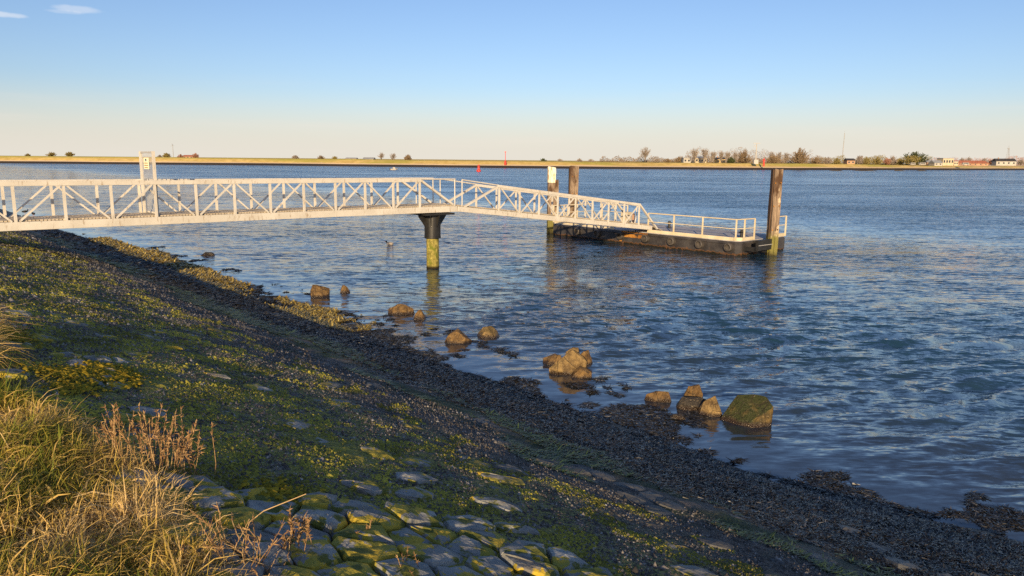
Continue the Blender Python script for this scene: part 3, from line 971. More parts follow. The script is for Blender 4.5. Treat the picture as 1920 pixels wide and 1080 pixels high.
# railing
def rail(pts_, posts, gap=True):
    for (a, b) in zip(pts_[:-1], pts_[1:]):
        for zz_, r_ in ((1.05, .030), (.60, .022)):
            MB().tube((a[0], a[1], ZD + zz_), (b[0], b[1], ZD + zz_), r_).build('rail', M['sunwhite'], rpo)
    for (x, y) in posts:
        MB().bar((x, y, ZD + .02), (x, y, ZD + 1.05), .06, .06, up=(0, 1, 0)).build('rail_post', M['sunwhite'], rpo)
pl = [qpix(p, PD0) - PQ0 for p in (1214, 1262, 1316)]
rail([(.05, pl[0]), (.05, .22), (1.42, .05)], [(.05, y) for y in pl] + [(.05, .22), (.66, .14), (1.42, .05)])
rail([(2.78, .05), (Wp - .12, .05)], [(2.78, .05), (Wp - .12, .05)])
rail([(.5, Lp - .06), (Wp - .5, Lp - .06)], [(.5, Lp - .06), (1.4, Lp - .06), (1.75, Lp - .06), (2.6, Lp - .06), (Wp - .5, Lp - .06)])
rail([(Wp - .1, Lp - .5), (Wp - .1, Lp - 2.6)], [(Wp - .1, Lp - .5), (Wp - .1, Lp - 1.6), (Wp - .1, Lp - 2.6)])
# mooring bitts
def bitt(x, y):
    m = MB().tube((x, y, ZD), (x, y, ZD + .42), .075, n=12).tube((x - .18, y + .05, ZD + .30), (x + .18, y - .05, ZD + .30), .035, n=8)
    m.box(x - .13, x + .13, y - .13, y + .13, ZD + .02, ZD + .05).build('bitt', M['black'], rpo)
bitt(1.75, .95); bitt(3.2, 6.5); bitt(1.3, Lp - .6)
# guide frame round the end pile
MB().box(1.28, 1.34, -.715, 0.02, .16, .66).build('pile_guide', M['black'], rpo)
MB().box(2.12, 2.18, -.715, 0.02, .16, .66).build('pile_guide', M['black'], rpo)
MB().box(.30, 2.05, -.86, -.72, .32, .82).build('pile_guide', M['black'], rpo)
MB().box(.34, 2.0, -.875, -.862, .55, .58).build('guide_bolt_strip', M['galv'], rpo)
MB().box(.42, .50, -.75, .02, .25, .45).build('guide_arm', M['black'], rpo)
# life buoy box on the far rail
f = MB().lathe([(.11, 0), (.16, .02), (.16, .07), (.11, .09)], 14).build('white_buoy_ring', M['white'], rpo)
f.rotation_euler = (math.pi / 2, 0, 0); f.location = (3.0, .10, ZD + .52)
# small locker on deck behind the gangway
MB().box(2.5, 2.95, Lp - 4.2, Lp - 3.7, ZD + .02, ZD + .80).build('deck_locker', M['cream'], rpo, bevel=.02)
MB().bar((2.6, Lp - 4.6, ZD + .02), (2.6, Lp - 4.6, ZD + .75), .16, .08).build('deck_stand', M['brick'], rpo)

# ------------------------------------------------------------------ mooring piles (timber)
def pile(d, q, w1, w2, top, rz, lean, label, painted=False, extra=None):
    p = W2(d, q)
    r = thing('mooring_pile', label, 'mooring pile', (p.x, p.y, 0), rz)
    lx, ly = lean
    def sq(x0, x1, y0, y1, z0, z1, n=7, jit=.010):
        vs, fs = [], []
        rnd = random.Random(int(d * 100 + x0 * 1000))
        for k in range(n + 1):
            zz = z0 + (z1 - z0) * k / n; ox, oy = lx * zz, ly * zz
            for x, y in ((x0, y0), (x1, y0), (x1, y1), (x0, y1)):
                vs.append((x + ox + rnd.uniform(-jit, jit), y + oy + rnd.uniform(-jit, jit), zz + (rnd.uniform(-.05, .05) if k == n else 0)))
        for k in range(n):
            for s in range(4): fs.append((k * 4 + s, k * 4 + (s + 1) % 4, (k + 1) * 4 + (s + 1) % 4, (k + 1) * 4 + s))
        fs.append(tuple(n * 4 + s for s in range(4)))
        return MB().add(vs, fs)
    if painted:
        sq(-w1 / 2, w1 / 2, -w2 / 2, w2 / 2, -2, top - .95).build('timber', M['timber'], r)
        sq(-w1 / 2 - .004, w1 / 2 + .004, -w2 / 2 - .004, w2 / 2 + .004, top - .95, top, 3).build('painted_top', M['oldwhite'], r)
        sq(w1 / 2 + .01, w1 / 2 + .20, -.10, .10, -2, top - .80).build('side_plank', M['timber'], r)
    else:
        sq(-w1 / 2, .02, -w2 / 2, w2 / 2, -2, top).build('timber', M['timber'], r)
        sq(.03, w1 / 2, -w2 / 2 + .01, w2 / 2 - .01, -2, top - .03).build('timber', M['timber'], r)
        sq(-w1 / 2 - .07, -w1 / 2 - .005, -w2 / 2 + .08, w2 / 2 - .02, -2, top - .04).build('side_plank', M['timber_dark'], r)
        for zz in (1.25, 2.4, 3.5):
            if zz < top: MB().tube((-.12, -w2 / 2 - .03, zz), (-.12, -w2 / 2 + .02, zz), .03, n=8).tube((.14, -w2 / 2 - .03, zz + .02), (.14, -w2 / 2 + .02, zz + .02), .03, n=8).build('bolt', M['rust'], r)
    return r
pb = on_z(1446, 479); d_, q_ = to_dq(pb)
pile(d_ + .12, q_ + .05, .39, .42, 4.17, rad(0), (.010, .012), 'thick brown timber pile standing alone at the railed end of the pontoon')
pile(dpix(1033, PQ1 + .40), PQ1 + .40, .46, .44, 4.08, rad(6), (-.006, .0), 'timber pile with a peeling white painted top behind the gangway', True)
d2 = dpix(1074, PQ1 + .45)
pile(d2, PQ1 + .45, .50, .46, 4.15, rad(4), (.003, 0), 'bare brown timber pile between the white topped pile and open water')

# ------------------------------------------------------------------ boulders in the water
def boulder(name, label, px, base, wpx, hpx, mat, seed, ratio=.8, sink=.35, tilt=(0, 0), z0=0.0, rough=.06, cat='boulder', shape=None, pw=1.0, shift=0.0, group=None):
    g = on_z(px, base, z0)
    sc = g.y / FPX * math.sqrt(1 + (g.x / g.y) ** 2 * .3)
    w = wpx * sc; h = max(.5 * hpx * sc, hpx * sc * 1.08 - .55 * w * ratio * CAMH / g.y)
    r = random.Random(seed)
    bm = bmesh.new()
    if shape is None:
        shape = []
        ph = r.uniform(0, 6.28)
        for k in range(6):
            an = ph + 2 * math.pi * (k + r.uniform(-.32, .32)) / 6
            q_r = r.uniform(.86, 1.06); shape.append((q_r * math.cos(an), q_r * math.sin(an), r.uniform(-.25, .12)))
            shape.append((.8 * math.cos(an), .8 * math.sin(an), -.7))
        for k in range(4):
            an = ph + 2 * math.pi * (k + r.uniform(-.45, .45)) / 4
            q_r = r.uniform(.62, .95) * (.45 + .55 * pw); shape.append((q_r * math.cos(an) + shift, q_r * math.sin(an), r.uniform(.40, .72)))
        for k in range(3):
            an = ph + 2 * math.pi * (k + r.uniform(-.4, .4)) / 3
            q_r = r.uniform(.25, .62) * pw; shape.append((q_r * math.cos(an) + 2 * shift, q_r * math.sin(an), r.uniform(.74, 1.0)))
    for p in shape: bm.verts.new(p)
    res = bmesh.ops.convex_hull(bm, input=bm.verts)
    junk = [v for v in bm.verts if not v.link_faces]
    bmesh.ops.delete(bm, geom=junk, context='VERTS')
    bmesh.ops.bevel(bm, geom=list(bm.edges), offset=.022, segments=1, affect='EDGES')
    bmesh.ops.triangulate(bm, faces=bm.faces)
    bmesh.ops.subdivide_edges(bm, edges=[e for e in bm.edges if e.calc_length() > .22], cuts=2, use_grid_fill=True)
    bmesh.ops.triangulate(bm, faces=bm.faces)
    xs_ = [v.co.x for v in bm.verts]; zs_ = [v.co.z for v in bm.verts]
    kx = 2 / (max(xs_) - min(xs_)); cx = (max(xs_) + min(xs_)) / 2
    top = max(zs_)
    for v in bm.verts:
        n = fbm(np.array([v.co.x * 2.3 + seed]), np.array([v.co.y * 2.3 + v.co.z * 1.7]), 3, seed)[0]
        n2 = fbm(np.array([v.co.x * 6 + seed]), np.array([v.co.y * 6 + v.co.z * 5.1]), 2, seed + 4)[0]
        v.co *= 1 + rough * 2.6 * n + rough * 1.3 * n2
        v.co.x = (v.co.x - cx) * kx * w / 2
        v.co.y *= w / 2 * ratio
        v.co.z = v.co.z / top * h if v.co.z > 0 else v.co.z * (h * .5 + .2)
    bm.normal_update()
    me = bpy.data.meshes.new(name); bm.to_mesh(me); bm.free()
    me.materials.append(M[mat])
    o = bpy.data.objects.new(name, me); COL.objects.link(o)
    fwd = Vector((g.x, g.y, 0)).normalized()
    o.location = Vector((g.x, g.y, z0)) + fwd * (w / 2 * ratio * .8) - Vector((0, 0, .015))
    o.rotation_euler = (tilt[0], tilt[1], math.atan2(-fwd.x, fwd.y))
    return tag(o, label, cat, group)


B = boulder
BIG = [(-1.0, -.15, .05), (-.95, .35, -.1), (-.40, .50, .92), (.15, .60, 1.0), (.72, .45, .98), (1.0, 0, .72), (.98, .4, -.1), (.95, -.35, -.1), (.90, -.30, .35), (.30, -1.0, -.1), (.15, -.85, .18), (-.45, -.70, -.05), (0, 0, -.6), (-.7, 0, -.5), (.7, 0, -.5)]
B('boulder', 'round brown boulder farthest up the row, broader than its small neighbour', 600, 557, 36, 24, 'b1', 3)
B('boulder', 'smallest brown boulder of the row, beyond the round one', 647, 549, 21, 15, 'b1', 5, pw=.7)
B('boulder', 'low flat-topped boulder with a tail on its left side', 752, 590, 54, 21, 'b1', 8, ratio=.6)
B('boulder', 'small pointed boulder touching the low flat-topped one', 787, 600, 30, 21, 'b1', 12, pw=.55)
B('boulder', 'large humped boulder close to the weed in the middle of the row', 859, 645, 56, 30, 'b1', 21, pw=.75)
B('boulder', 'rounded boulder a little seaward of the large humped one', 916, 634, 46, 24, 'b2', 26, pw=.75)
B('boulder', 'low dark wet boulder at the left of the five-stone pile', 1038, 684, 44, 22, 'b1', 31)
B('boulder', 'long loaf-shaped tan boulder at the front of the five-stone pile', 1066, 703, 78, 50, 'b2', 37, ratio=.55, tilt=(0, .22))
B('boulder', 'pale blocky boulder on top of the five-stone pile', 1076, 682, 38, 34, 'b2', 42, pw=.75, z0=.05)
B('boulder', 'brown upright boulder at the back right of the five-stone pile', 1097, 685, 30, 30, 'b1', 47)
B('boulder', 'low tan boulder at the front right of the five-stone pile', 1090, 710, 42, 25, 'b1', 51)
B('boulder', 'flat-topped square brown boulder left of the group by the largest boulder', 1233, 754, 54, 25, 'b1', 57, ratio=.6, rough=.04)
B('boulder', 'tilted brown boulder resting on the dark slab behind the pyramid boulder', 1300, 752, 40, 36, 'b1', 63, z0=.04, pw=.75, tilt=(0, .25))
B('boulder', 'dark wet sloping slab in the water behind the pyramid boulder', 1296, 770, 66, 30, 'b4', 66, ratio=.7)
B('boulder', 'pyramid-shaped tan boulder beside the largest boulder', 1331, 782, 50, 44, 'b2', 72, pw=.30, shift=.12)
B('boulder', 'largest boulder of the row, slanting, with a green mossy top', 1398, 799, 98, 62, 'b3', 79, ratio=.75, shape=BIG, rough=.022)
B('boulder', 'black rounded stone in calm water nearest the seaweed', 1271, 788, 33, 16, 'b4', 84)
B('boulder', 'tiny brown stone off the far weed-covered point', 275, 475, 10, 6, 'b1', 90)
B('boulder', 'long black half-sunk rock in open water left of the duck', 390, 479, 27, 7, 'b4', 94, ratio=.3)

# ------------------------------------------------------------------ birds, boat, marks
def bird(name, label, px, base, size, body, head, bill, z0=0.0, rz=0.0, legs=False, loc=None):
    g = loc or on_z(px, base, z0)
    r = thing(name, label, 'bird', g, rz)
    s = size
    hz = .30 * s if legs else 0
    MB().ellipsoid((0, 0, .16 * s + hz), (.5 * s, .22 * s, .21 * s), 12, 8, .08).build('body', body, r, smooth=True)
    MB().ellipsoid((-.02 * s, 0, .12 * s + hz), (.40 * s, .205 * s, .155 * s), 12, 6).build('belly', M['birdwhite'], r, smooth=True)
    MB().add([(-.35 * s, -.07 * s, .18 * s + hz), (-.35 * s, .07 * s, .18 * s + hz), (-.66 * s, 0, .24 * s + hz), (-.35 * s, 0, .30 * s + hz)], [(0, 1, 2), (0, 2, 3), (1, 3, 2), (0, 3, 1)]).build('tail', body, r)
    MB().tube((.34 * s, 0, .22 * s + hz), (.44 * s, 0, .38 * s + hz), .11 * s, .08 * s).ellipsoid((.48 * s, 0, .43 * s + hz), (.14 * s, .11 * s, .12 * s), 10, 6).build('head', head, r, smooth=True)
    MB().tube((.58 * s, 0, .42 * s + hz), (.76 * s, 0, .38 * s + hz), .04 * s, .02 * s, 6).build('bill', bill, r)
    if legs:
        for y in (-.07, .07):
            MB().tube((0, y * s, 0), (0, y * s, .12 * s + hz), .02 * s, n=5).build('leg', bill, r)
    return r


bird('duck', 'mallard duck swimming between the bridge pillar and the footbridge', 731, 459, .40, M['birdgrey'], M['birdgreen'], M['birdorange'], rz=math.pi * .95)
for px, py, lb, rz in ((47, 401, 'black and white wading bird behind the footbridge, farther from the gate', .5), (63, 405, 'black and white wading bird behind the footbridge, nearer the gate', 2.6)):
    # standing on the weed near the water's edge: find the bank point on that line of sight
    v = ray(px, py); tt = 30.0
    while tt < 90:
        p = Vector((0, 0, CAMH)) + v * tt
        d_, q_ = to_dq(p)
        if p.z <= max(float(bank_z(d_, q_)), 0.0): break
        tt += .05
    bird('wading_bird', lb, px, py, .42, M['birdblack'], M['birdblack'], M['birdorange'], loc=Vector((p.x, p.y, max(float(bank_z(d_, q_)), 0.0) - .01)), rz=rz, legs=True)

g = on_z(738, 319.0)
rb = thing('motor_boat', 'small white motor boat far off below the opposite dike', 'boat', g, rad(20))
hv = [(-1.3, -.5, .05), (.7, -.5, .05), (1.5, 0, .25), (.7, .5, .05), (-1.3, .5, .05), (-1.35, -.6, .55), (.8, -.6, .6), (1.8, 0, .8), (.8, .6, .6), (-1.35, .6, .55)]
MB().add(hv, [(4, 3, 2, 1, 0), (0, 1, 6, 5), (1, 2, 7, 6), (2, 3, 8, 7), (3, 4, 9, 8), (4, 0, 5, 9), (5, 6, 7, 8, 9)]).build('hull', M['wallwhite'], rb)
MB().box(-.3, .6, -.35, .35, .58, 1.15).build('cabin', M['wallwhite'], rb, bevel=.05)
MB().box(.601, .61, -.28, .28, .75, 1.05).build('windscreen', M['glass'], rb)
MB().box(-1.6, -1.36, -.12, .12, .1, .85).build('outboard_motor', M['black'], rb)

g = on_z(897.5, 321.5)
rb = thing('channel_buoy', 'red can buoy afloat before the opposite dike', 'buoy', g)
MB().lathe([(.75, -.3), (.85, .1), (.85, .55), (.45, .75), (.40, 1.5), (.5, 1.55), (.5, 1.9), (.1, 2.0)], 14).build('float', M['red'], rb)
MB().tube((0, 0, 1.95), (0, 0, 2.15), .06).lathe([(.30, 2.15), (.30, 2.55)], 10).build('topmark', M['red'], rb)


def far_mark(name, label, cat, px, Y, base, top, wpx, mat):
    zb = z_at(px, base, Y); zt_ = z_at(px, top, Y); p = at_y(px, Y); w = wpx / FPX * Y
    r = thing(name, label, cat, (p.x, p.y, zb - .3))
    return r, zt_ - zb + .3, w


r, h, w = far_mark('beacon', 'slim red beacon pole on a wider red base on the opposite shore', 'beacon', 947.5, 416, 308, 284, 2, 'red')
MB().lathe([(.65, 0), (.65, 1.9), (.35, 2.1)], 12).build('base', M['red'], r)
MB().tube((0, 0, 2.0), (0, 0, h), .17, .13).build('pole', M['red'], r)
MB().box(-.42, .42, -.42, .42, h - .5, h).build('topmark', M['red'], r)
r, h, w = far_mark('channel_beacon', 'squat red beacon column near the white radar mast', 'beacon', 1432.5, 428, 311, 297, 2, 'red')
MB().lathe([(.55, 0), (.55, 1.6), (.4, 1.7), (.4, 2.9)], 12).build('column', M['red'], r)
MB().lathe([(.75, 2.9), (.75, 3.5), (.3, 4.0), (.3, h)], 12).build('lantern', M['red'], r)
r, h, w = far_mark('radar_mast', 'white radar mast with crossbar on a white block on the opposite dike', 'mast', 1417, 432, 306.5, 268, 8, 'white')
MB().box(-1.25, 1.25, -1.2, 1.2, 0, 2.5).build('base_block', M['wallwhite'], r, bevel=.05)
MB().lathe([(.42, 2.4), (.22, h - .4)], 10).build('pole', M['wallwhite'], r)
MB().box(-1.9, 1.9, -.15, .15, h - .3, h).build('crossbar', M['wallwhite'], r)
MB().box(-1.5, -.2, -.15, .15, h - 1.5, h - 1.25).build('crossbar', M['wallwhite'], r)
MB().box(-1.7, -.3, -.15, .15, h - 2.3, h - 2.1).build('crossbar', M['wallwhite'], r)
r, h, w = far_mark('radio_mast', 'very tall thin grey radio mast behind the opposite shore', 'mast', 1579, 900, 303, 250, 2, 'mastgrey')
MB().tube((0, 0, 0), (.4, 0, h), .55, .38, 8).build('pole', M['mastgrey'], r)
MB().tube((.4, 0, h), (.4, 0, h + 3), .12).build('antenna', M['mastgrey'], r)
r, h, w = far_mark('lattice_mast', 'grey lattice mast rising behind the dark-roofed white house', 'mast', 1889, 690, 300, 273, 2, 'mastgrey')
m = MB()
for sx_, sy_ in ((-1, -1), (1, -1), (1, 1), (-1, 1)): m.bar((sx_ * 1.1, sy_ * 1.1, 0), (sx_ * .35, sy_ * .35, h * .82), .16, .16)
m.build('legs_frame', M['mastgrey'], r)
for k in range(6):
    a = k / 6; b_ = (k + 1) / 6
    wa, wb_ = 1.1 - .75 * a, 1.1 - .75 * b_
    MB().bar((-wa, -wa, h * .82 * a), (wb_, -wb_, h * .82 * b_), .10, .10).bar((wa, -wa, h * .82 * a), (-wb_, -wb_, h * .82 * b_), .10, .10).build('lattice', M['mastgrey'], r)
MB().box(-1.3, .5, -.3, .3, h * .80, h * .84).build('platform', M['mastgrey'], r)
MB().tube((0, 0, h * .82), (0, 0, h), .12).build('antenna', M['mastgrey'], r)
r, h, w = far_mark('wind_turbine', 'tiny wind turbine on the skyline right of the gate', 'wind turbine', 325.5, 900, 294, 272, 2, 'mastgrey')
MB().tube((0, 0, 0), (0, 0, h), .42, .25).build('tower', M['mastgrey'], r)
MB().box(-.3, .3, -.8, .8, h - .3, h + .4).build('nacelle', M['mastgrey'], r)
for an in (100, 220, 340):
    ca, sa = math.cos(rad(an)), math.sin(rad(an))
    MB().bar((0, -.9, h), (ca * 2.6, -.9, h + sa * 2.6), .25, .12).build('blade', M['mastgrey'], r)


# ------------------------------------------------------------------ far trees
def needles(P, Dn, Ln, Wd, rnd, seed=0):
    """thin double triangles from P along Dn; returns verts, faces, attr"""
    n = len(P)
    rg_ = np.random.default_rng(seed)
    up = rg_.normal(size=(n, 3)); side = np.cross(Dn, up); side /= np.linalg.norm(side, axis=1, keepdims=True) + 1e-9
    tip = P + Dn * Ln[:, None]
    V = np.stack([P - side * Wd[:, None], P + side * Wd[:, None], tip], 1).reshape(-1, 3)
    F = np.arange(3 * n).reshape(-1, 3)
    return V, F, np.repeat(rnd, 3)


def far_tree(name, label, px, Y, base, top, wpx, kind='bare', mat='twig', cat='tree', group=None):
    zb = z_at(px, base, Y); zt_ = z_at(px, top, Y); p = at_y(px, Y)
    H = max(zt_ - zb, 1.0) + .4; w = wpx / FPX * Y
    seed = int(px * 7 + Y); rg_ = np.random.default_rng(seed)
    r = thing(name, label, cat, (p.x, p.y, zb - .4), 0, group)
    th = {'bare': .55, 'poplar': .75, 'bush': .25, 'cone': .4, 'round': .35}[kind]
    MB().tube((0, 0, 0), (0, 0, H * th), H * .022 + .05, H * .010 + .02, 6).build('trunk', M['bark'], r)
    n = {'bare': 60, 'poplar': 56, 'bush': 90, 'cone': 110, 'round': 120}[kind]
    if kind in ('bush', 'round'): w *= 1.25
    P0, D0_, L0, W0 = [], [], [], []
    for k in range(n):
        an = rg_.uniform(0, 2 * math.pi)
        if kind in ('bare', 'poplar'):
            hb = H * (rg_.uniform(.10, .45) if kind == 'bare' else rg_.uniform(.03, .35)); tilt = rg_.uniform(.10, 1.05 if kind == 'bare' else .42)
            L_ = H * rg_.uniform(.30, .48)
        else:
            hb = H * rg_.uniform(.0, .35); tilt = rg_.uniform(.05, 1.25); L_ = H * rg_.uniform(.4, .62)
        dn = np.array([math.sin(tilt) * math.cos(an) * 1.0, math.sin(tilt) * math.sin(an), math.cos(tilt)])
        if kind in ('bush', 'round', 'cone'):
            # clip limb to an uneven ellipsoid outline
            lim = 1.0 if kind != 'cone' else 1.0 - .55 * math.cos(tilt) * 0
            ex = np.array([dn[0] / (w / 2), dn[1] / (w / 2), dn[2] / (H * .95)])
            L_ = lim / np.linalg.norm(ex) * rg_.uniform(.72, 1.06); hb = H * .04
        else:
            ex = np.array([dn[0] / (w / 2), dn[1] / (w / 2), dn[2] / (H - hb)]); L_ = rg_.uniform(.75, 1.0) / np.linalg.norm(ex)
        b0 = np.array([0, 0, hb])
        P0.append(b0); D0_.append(dn); L0.append(L_); W0.append(H * .008 + .02)
        m = 9 if kind in ('bare', 'poplar') else 12
        for s in range(m):
            f = rg_.uniform(.30, 1.0); p1 = b0 + dn * L_ * f; p1[2] = max(p1[2], .1)
            d1 = dn * .8 + rg_.normal(0, .38, 3) + np.array([0, 0, .25]); d1 /= np.linalg.norm(d1)
            l1 = H * rg_.uniform(.07, .17) * (1.25 - .6 * f)
            P0.append(p1); D0_.append(d1); L0.append(l1); W0.append(H * .004 + .03)
            for s2_ in range(3):
                p2 = p1 + d1 * l1 * rg_.uniform(.2, .9)
                d2_ = d1 * .7 + rg_.normal(0, .5, 3) + np.array([0, 0, .15]); d2_ /= np.linalg.norm(d2_)
                P0.append(p2); D0_.append(d2_); L0.append(l1 * rg_.uniform(.5, .9))
                W0.append(H * .002 + {'bare': .035, 'poplar': .035, 'bush': .14, 'cone': .12, 'round': .22}[kind])
    P0, D0_, L0, W0 = map(np.array, (P0, D0_, L0, W0))
    V, F, A_ = needles(P0, D0_, L0, W0, rg_.uniform(0, 1, len(P0)), seed)
    np_mesh('crown', V, F, M[mat], attrs={'rnd': A_}, parent=r)
    return r


T = far_tree
T('bush', 'wide pale bush on the far dike, second from the left edge of the photo', 97, 470, 293, 285, 17, 'bush', 'twigolive', 'bush')
T('bush', 'small low bush on the far dike, first from the left edge', 53, 470, 292.5, 288, 9, 'bush', 'twigolive', 'bush')
T('bush', 'rounded olive bush on the far dike between the wide pale bush and the gate', 132, 470, 293, 285, 16, 'round', 'twigolive', 'bush')
T('bush', 'rounded bush on the far dike just left of the wind turbine', 313, 470, 295.5, 287, 14, 'round', 'twigolive', 'bush')
T('bush', 'low straggling bush on the far dike close to the gate', 300, 470, 295.5, 290.5, 9, 'bush', 'twig', 'bush')
T('bush', 'russet bush beside the red-roofed farm far behind the dike', 339, 480, 296, 289.5, 12, 'bush', 'redbush', 'bush')
T('bush', 'tall russet bush at the right end of the red-roofed farm', 367, 480, 296, 287, 11, 'bush', 'redbush', 'bush')
T('tree', 'lone small dark tree on the far dike left of the low dark bush', 554, 480, 298.5, 291, 11, 'round', 'twig')
T('bush', 'low dark bush on the far dike right of the lone small tree', 602, 480, 298.5, 292, 14, 'bush', 'twigbrown', 'bush')
T('bush', 'flat tan bush on the far dike beside the pale green roofs', 628, 480, 298.5, 293, 11, 'bush', 'twigolive', 'bush')
T('tree', 'bare grey tree above the far dike, left one of the tall pair', 715, 480, 301, 286, 17, 'bare')
T('tree', 'bare grey tree above the far dike, right one of the tall pair', 737, 480, 301, 287, 18, 'bare')
T('tree', 'round dense brown tree right of the tall bare pair', 765, 480, 301, 290, 12, 'round', 'twigbrown')
T('bush', 'dark low evergreen bush on the dike left of the piles', 1018, 470, 304, 297, 14, 'bush', 'evergreen', 'bush')
for px, top, wd, lb in ((1050, 298, 14, 'low grey bush behind the white topped pile'), (1086, 297, 12, 'low grey bush just right of the bare brown pile'), (1108, 298.5, 13, 'flat grey bush right of the piles on the skyline'), (1165, 298, 12, 'small flat bush left of the lone tall bare tree')):
    T('bush', lb, px, 480, 305, top, wd, 'bush', 'twig', 'bush')
T('tree', 'lone tall bare tree with a wide open crown on the far dike', 1210, 470, 304, 275, 29, 'bare')
T('bush', 'low bush at the right foot of the lone tall bare tree', 1232, 480, 305, 297, 16, 'bush', 'twig', 'bush')
T('bush', 'low dark bush midway between lone bare tree and white shed', 1252, 480, 305, 297.5, 15, 'bush', 'twigbrown', 'bush')
T('bush', 'taller thicket just left of the white shed', 1273, 480, 306, 294, 18, 'bush', 'twigbrown', 'bush')
for k, (px, top, wd) in enumerate(((1302, 278, 24), (1321, 277, 24), (1337, 282, 18), (1352, 283, 18), (1364, 283, 18), (1379, 284, 18))):
    names_ = ['bare poplar at the left end of the row behind the beige houses', 'bare poplar second in the row, above the beige house', 'bare poplar third in the row, right of the beige house',
              'bare poplar fourth in the row, above the ochre house', 'bare poplar fifth in the row, right of the ochre house', 'bare poplar at the right end of the row by the evergreen']
    T('poplar_tree', names_[k], px, 458, 306, top, wd, 'poplar')
T('bush', 'dark green evergreen bush left of the dense brown tree', 1371, 455, 306, 295, 13, 'round', 'evergreen', 'bush')
T('tree', 'dense conical brown tree left of the white radar mast', 1394, 465, 306.5, 278, 29, 'cone', 'twigbrown')
for k, (px, top, wd) in enumerate(((1446, 284, 18), (1460, 284, 18), (1474, 285, 18))):
    T('poplar_tree', ['thin bare tree right behind the squat red beacon', 'thin bare tree above the rounded brown bush', 'thin bare tree left of the dense upright tree'][k], px, 520, 306, top, wd, 'poplar')
T('bush', 'rounded brown bush right of the squat red beacon', 1450, 465, 307, 292, 22, 'round', 'twigbrown', 'bush')
T('tree', 'dense many-stemmed upright tree above the tall pile at the pontoon end', 1500, 470, 307, 277, 33, 'cone', 'twigbrown')
T('bush', 'low thicket right of the dense many-stemmed tree', 1530, 480, 307, 296, 20, 'bush', 'twigbrown', 'bush')
hedge = [(1552, 294, 18, 'twig', 'grey bare bush left of the tall radio mast'), (1570, 295, 14, 'twigolive', 'olive bush at the foot of the radio mast'), (1587, 299, 12, 'twigbrown', 'low brown bush left of the dark house'),
         (1612, 290, 13, 'twig', 'taller bare tree right of the dark house'), (1625, 294, 20, 'twigolive', 'broad olive bush right of the taller bare tree'), (1645, 293, 20, 'twigolive', 'broad olive bush midway to the great round tree'),
         (1664, 296, 16, 'redbush', 'russet bush left of the great round tree'), (1674, 291, 13, 'twig', 'bare bush touching the great round tree'), (1688, 297, 18, 'twigolive', 'olive bush at the left foot of the great round tree')]
for px, top, wd, mt, lb in hedge:
    T('bush', lb, px, 560, 308, top, wd, 'bush', mt, 'bush')
T('tree', 'great round dense tree, the darkest mass on the right shore', 1716, 560, 308, 285.5, 46, 'round', 'evergreen')
T('bush', 'wide tan thicket in front of the great round tree', 1709, 545, 309, 292, 46, 'round', 'twigolive', 'bush')
T('bush', 'russet bush left of the dark-roofed white house', 1861, 600, 309.5, 299, 20, 'bush', 'redbush', 'bush')
for px, top, wd, lb in ((1805, 296, 14, 'bare tree behind the left part of the red-roofed hall'), (1817, 294, 10, 'bare tree behind the middle of the red-roofed hall'), (1915, 299, 16, 'bush at the right edge of the photo by the white house'), (1846, 297, 12, 'bare tree behind the right end of the red-roofed hall')):
    T('tree' if 'tree' in lb else 'bush', lb, px, 640, 309, top, wd, 'bush', 'twig', 'tree' if 'tree' in lb else 'bush')


# continuous low scrub that reads as one mass behind the dike
def scrub(name, label, px0, px1, Y, base, hpx, n, mat, seed):
    rg_ = np.random.default_rng(seed)
    px = rg_.uniform(px0, px1, n)
    X = np.array([at_y(p, Y).x for p in px]); zb = np.array([z_at(p, base, Y) for p in px])
    Hm = hpx / FPX * Y * (.55 + 1.1 * (fbm(px * .09, px * 0, 3, seed) + .35))
    P = np.stack([X, Y + rg_.uniform(-4, 4, n), zb + Hm * rg_.uniform(0, 1, n) ** 1.2 - .6], 1)
    D = rg_.normal(0, .7, (n, 3)); D[:, 2] = np.abs(D[:, 2]) + .3; D /= np.linalg.norm(D, axis=1, keepdims=True)
    V, F, A_ = needles(P, D, rg_.uniform(.3, .9, n), np.full(n, .16), rg_.uniform(0, 1, n), seed)
    tag(np_mesh(name, V, F, M[mat], attrs={'rnd': A_}), label, kind='stuff')


scrub('undergrowth', 'grey leafless thicket behind the poplars and houses by the radar mast', 1285, 1520, 540, 306, 24, 9000, 'twig', 9)
scrub('undergrowth', 'low brown scrub along the far dike between the piles and the radar mast', 1125, 1545, 492, 306, 12, 14000, 'twigbrown', 5)
scrub('undergrowth', 'low olive scrub along the right far shore', 1530, 1745, 575, 308.5, 15, 12000, 'twigolive', 6)
scrub('undergrowth', 'faint low scrub behind the houses at the far right', 1735, 1935, 660, 308.5, 13, 7000, 'redbush', 7)

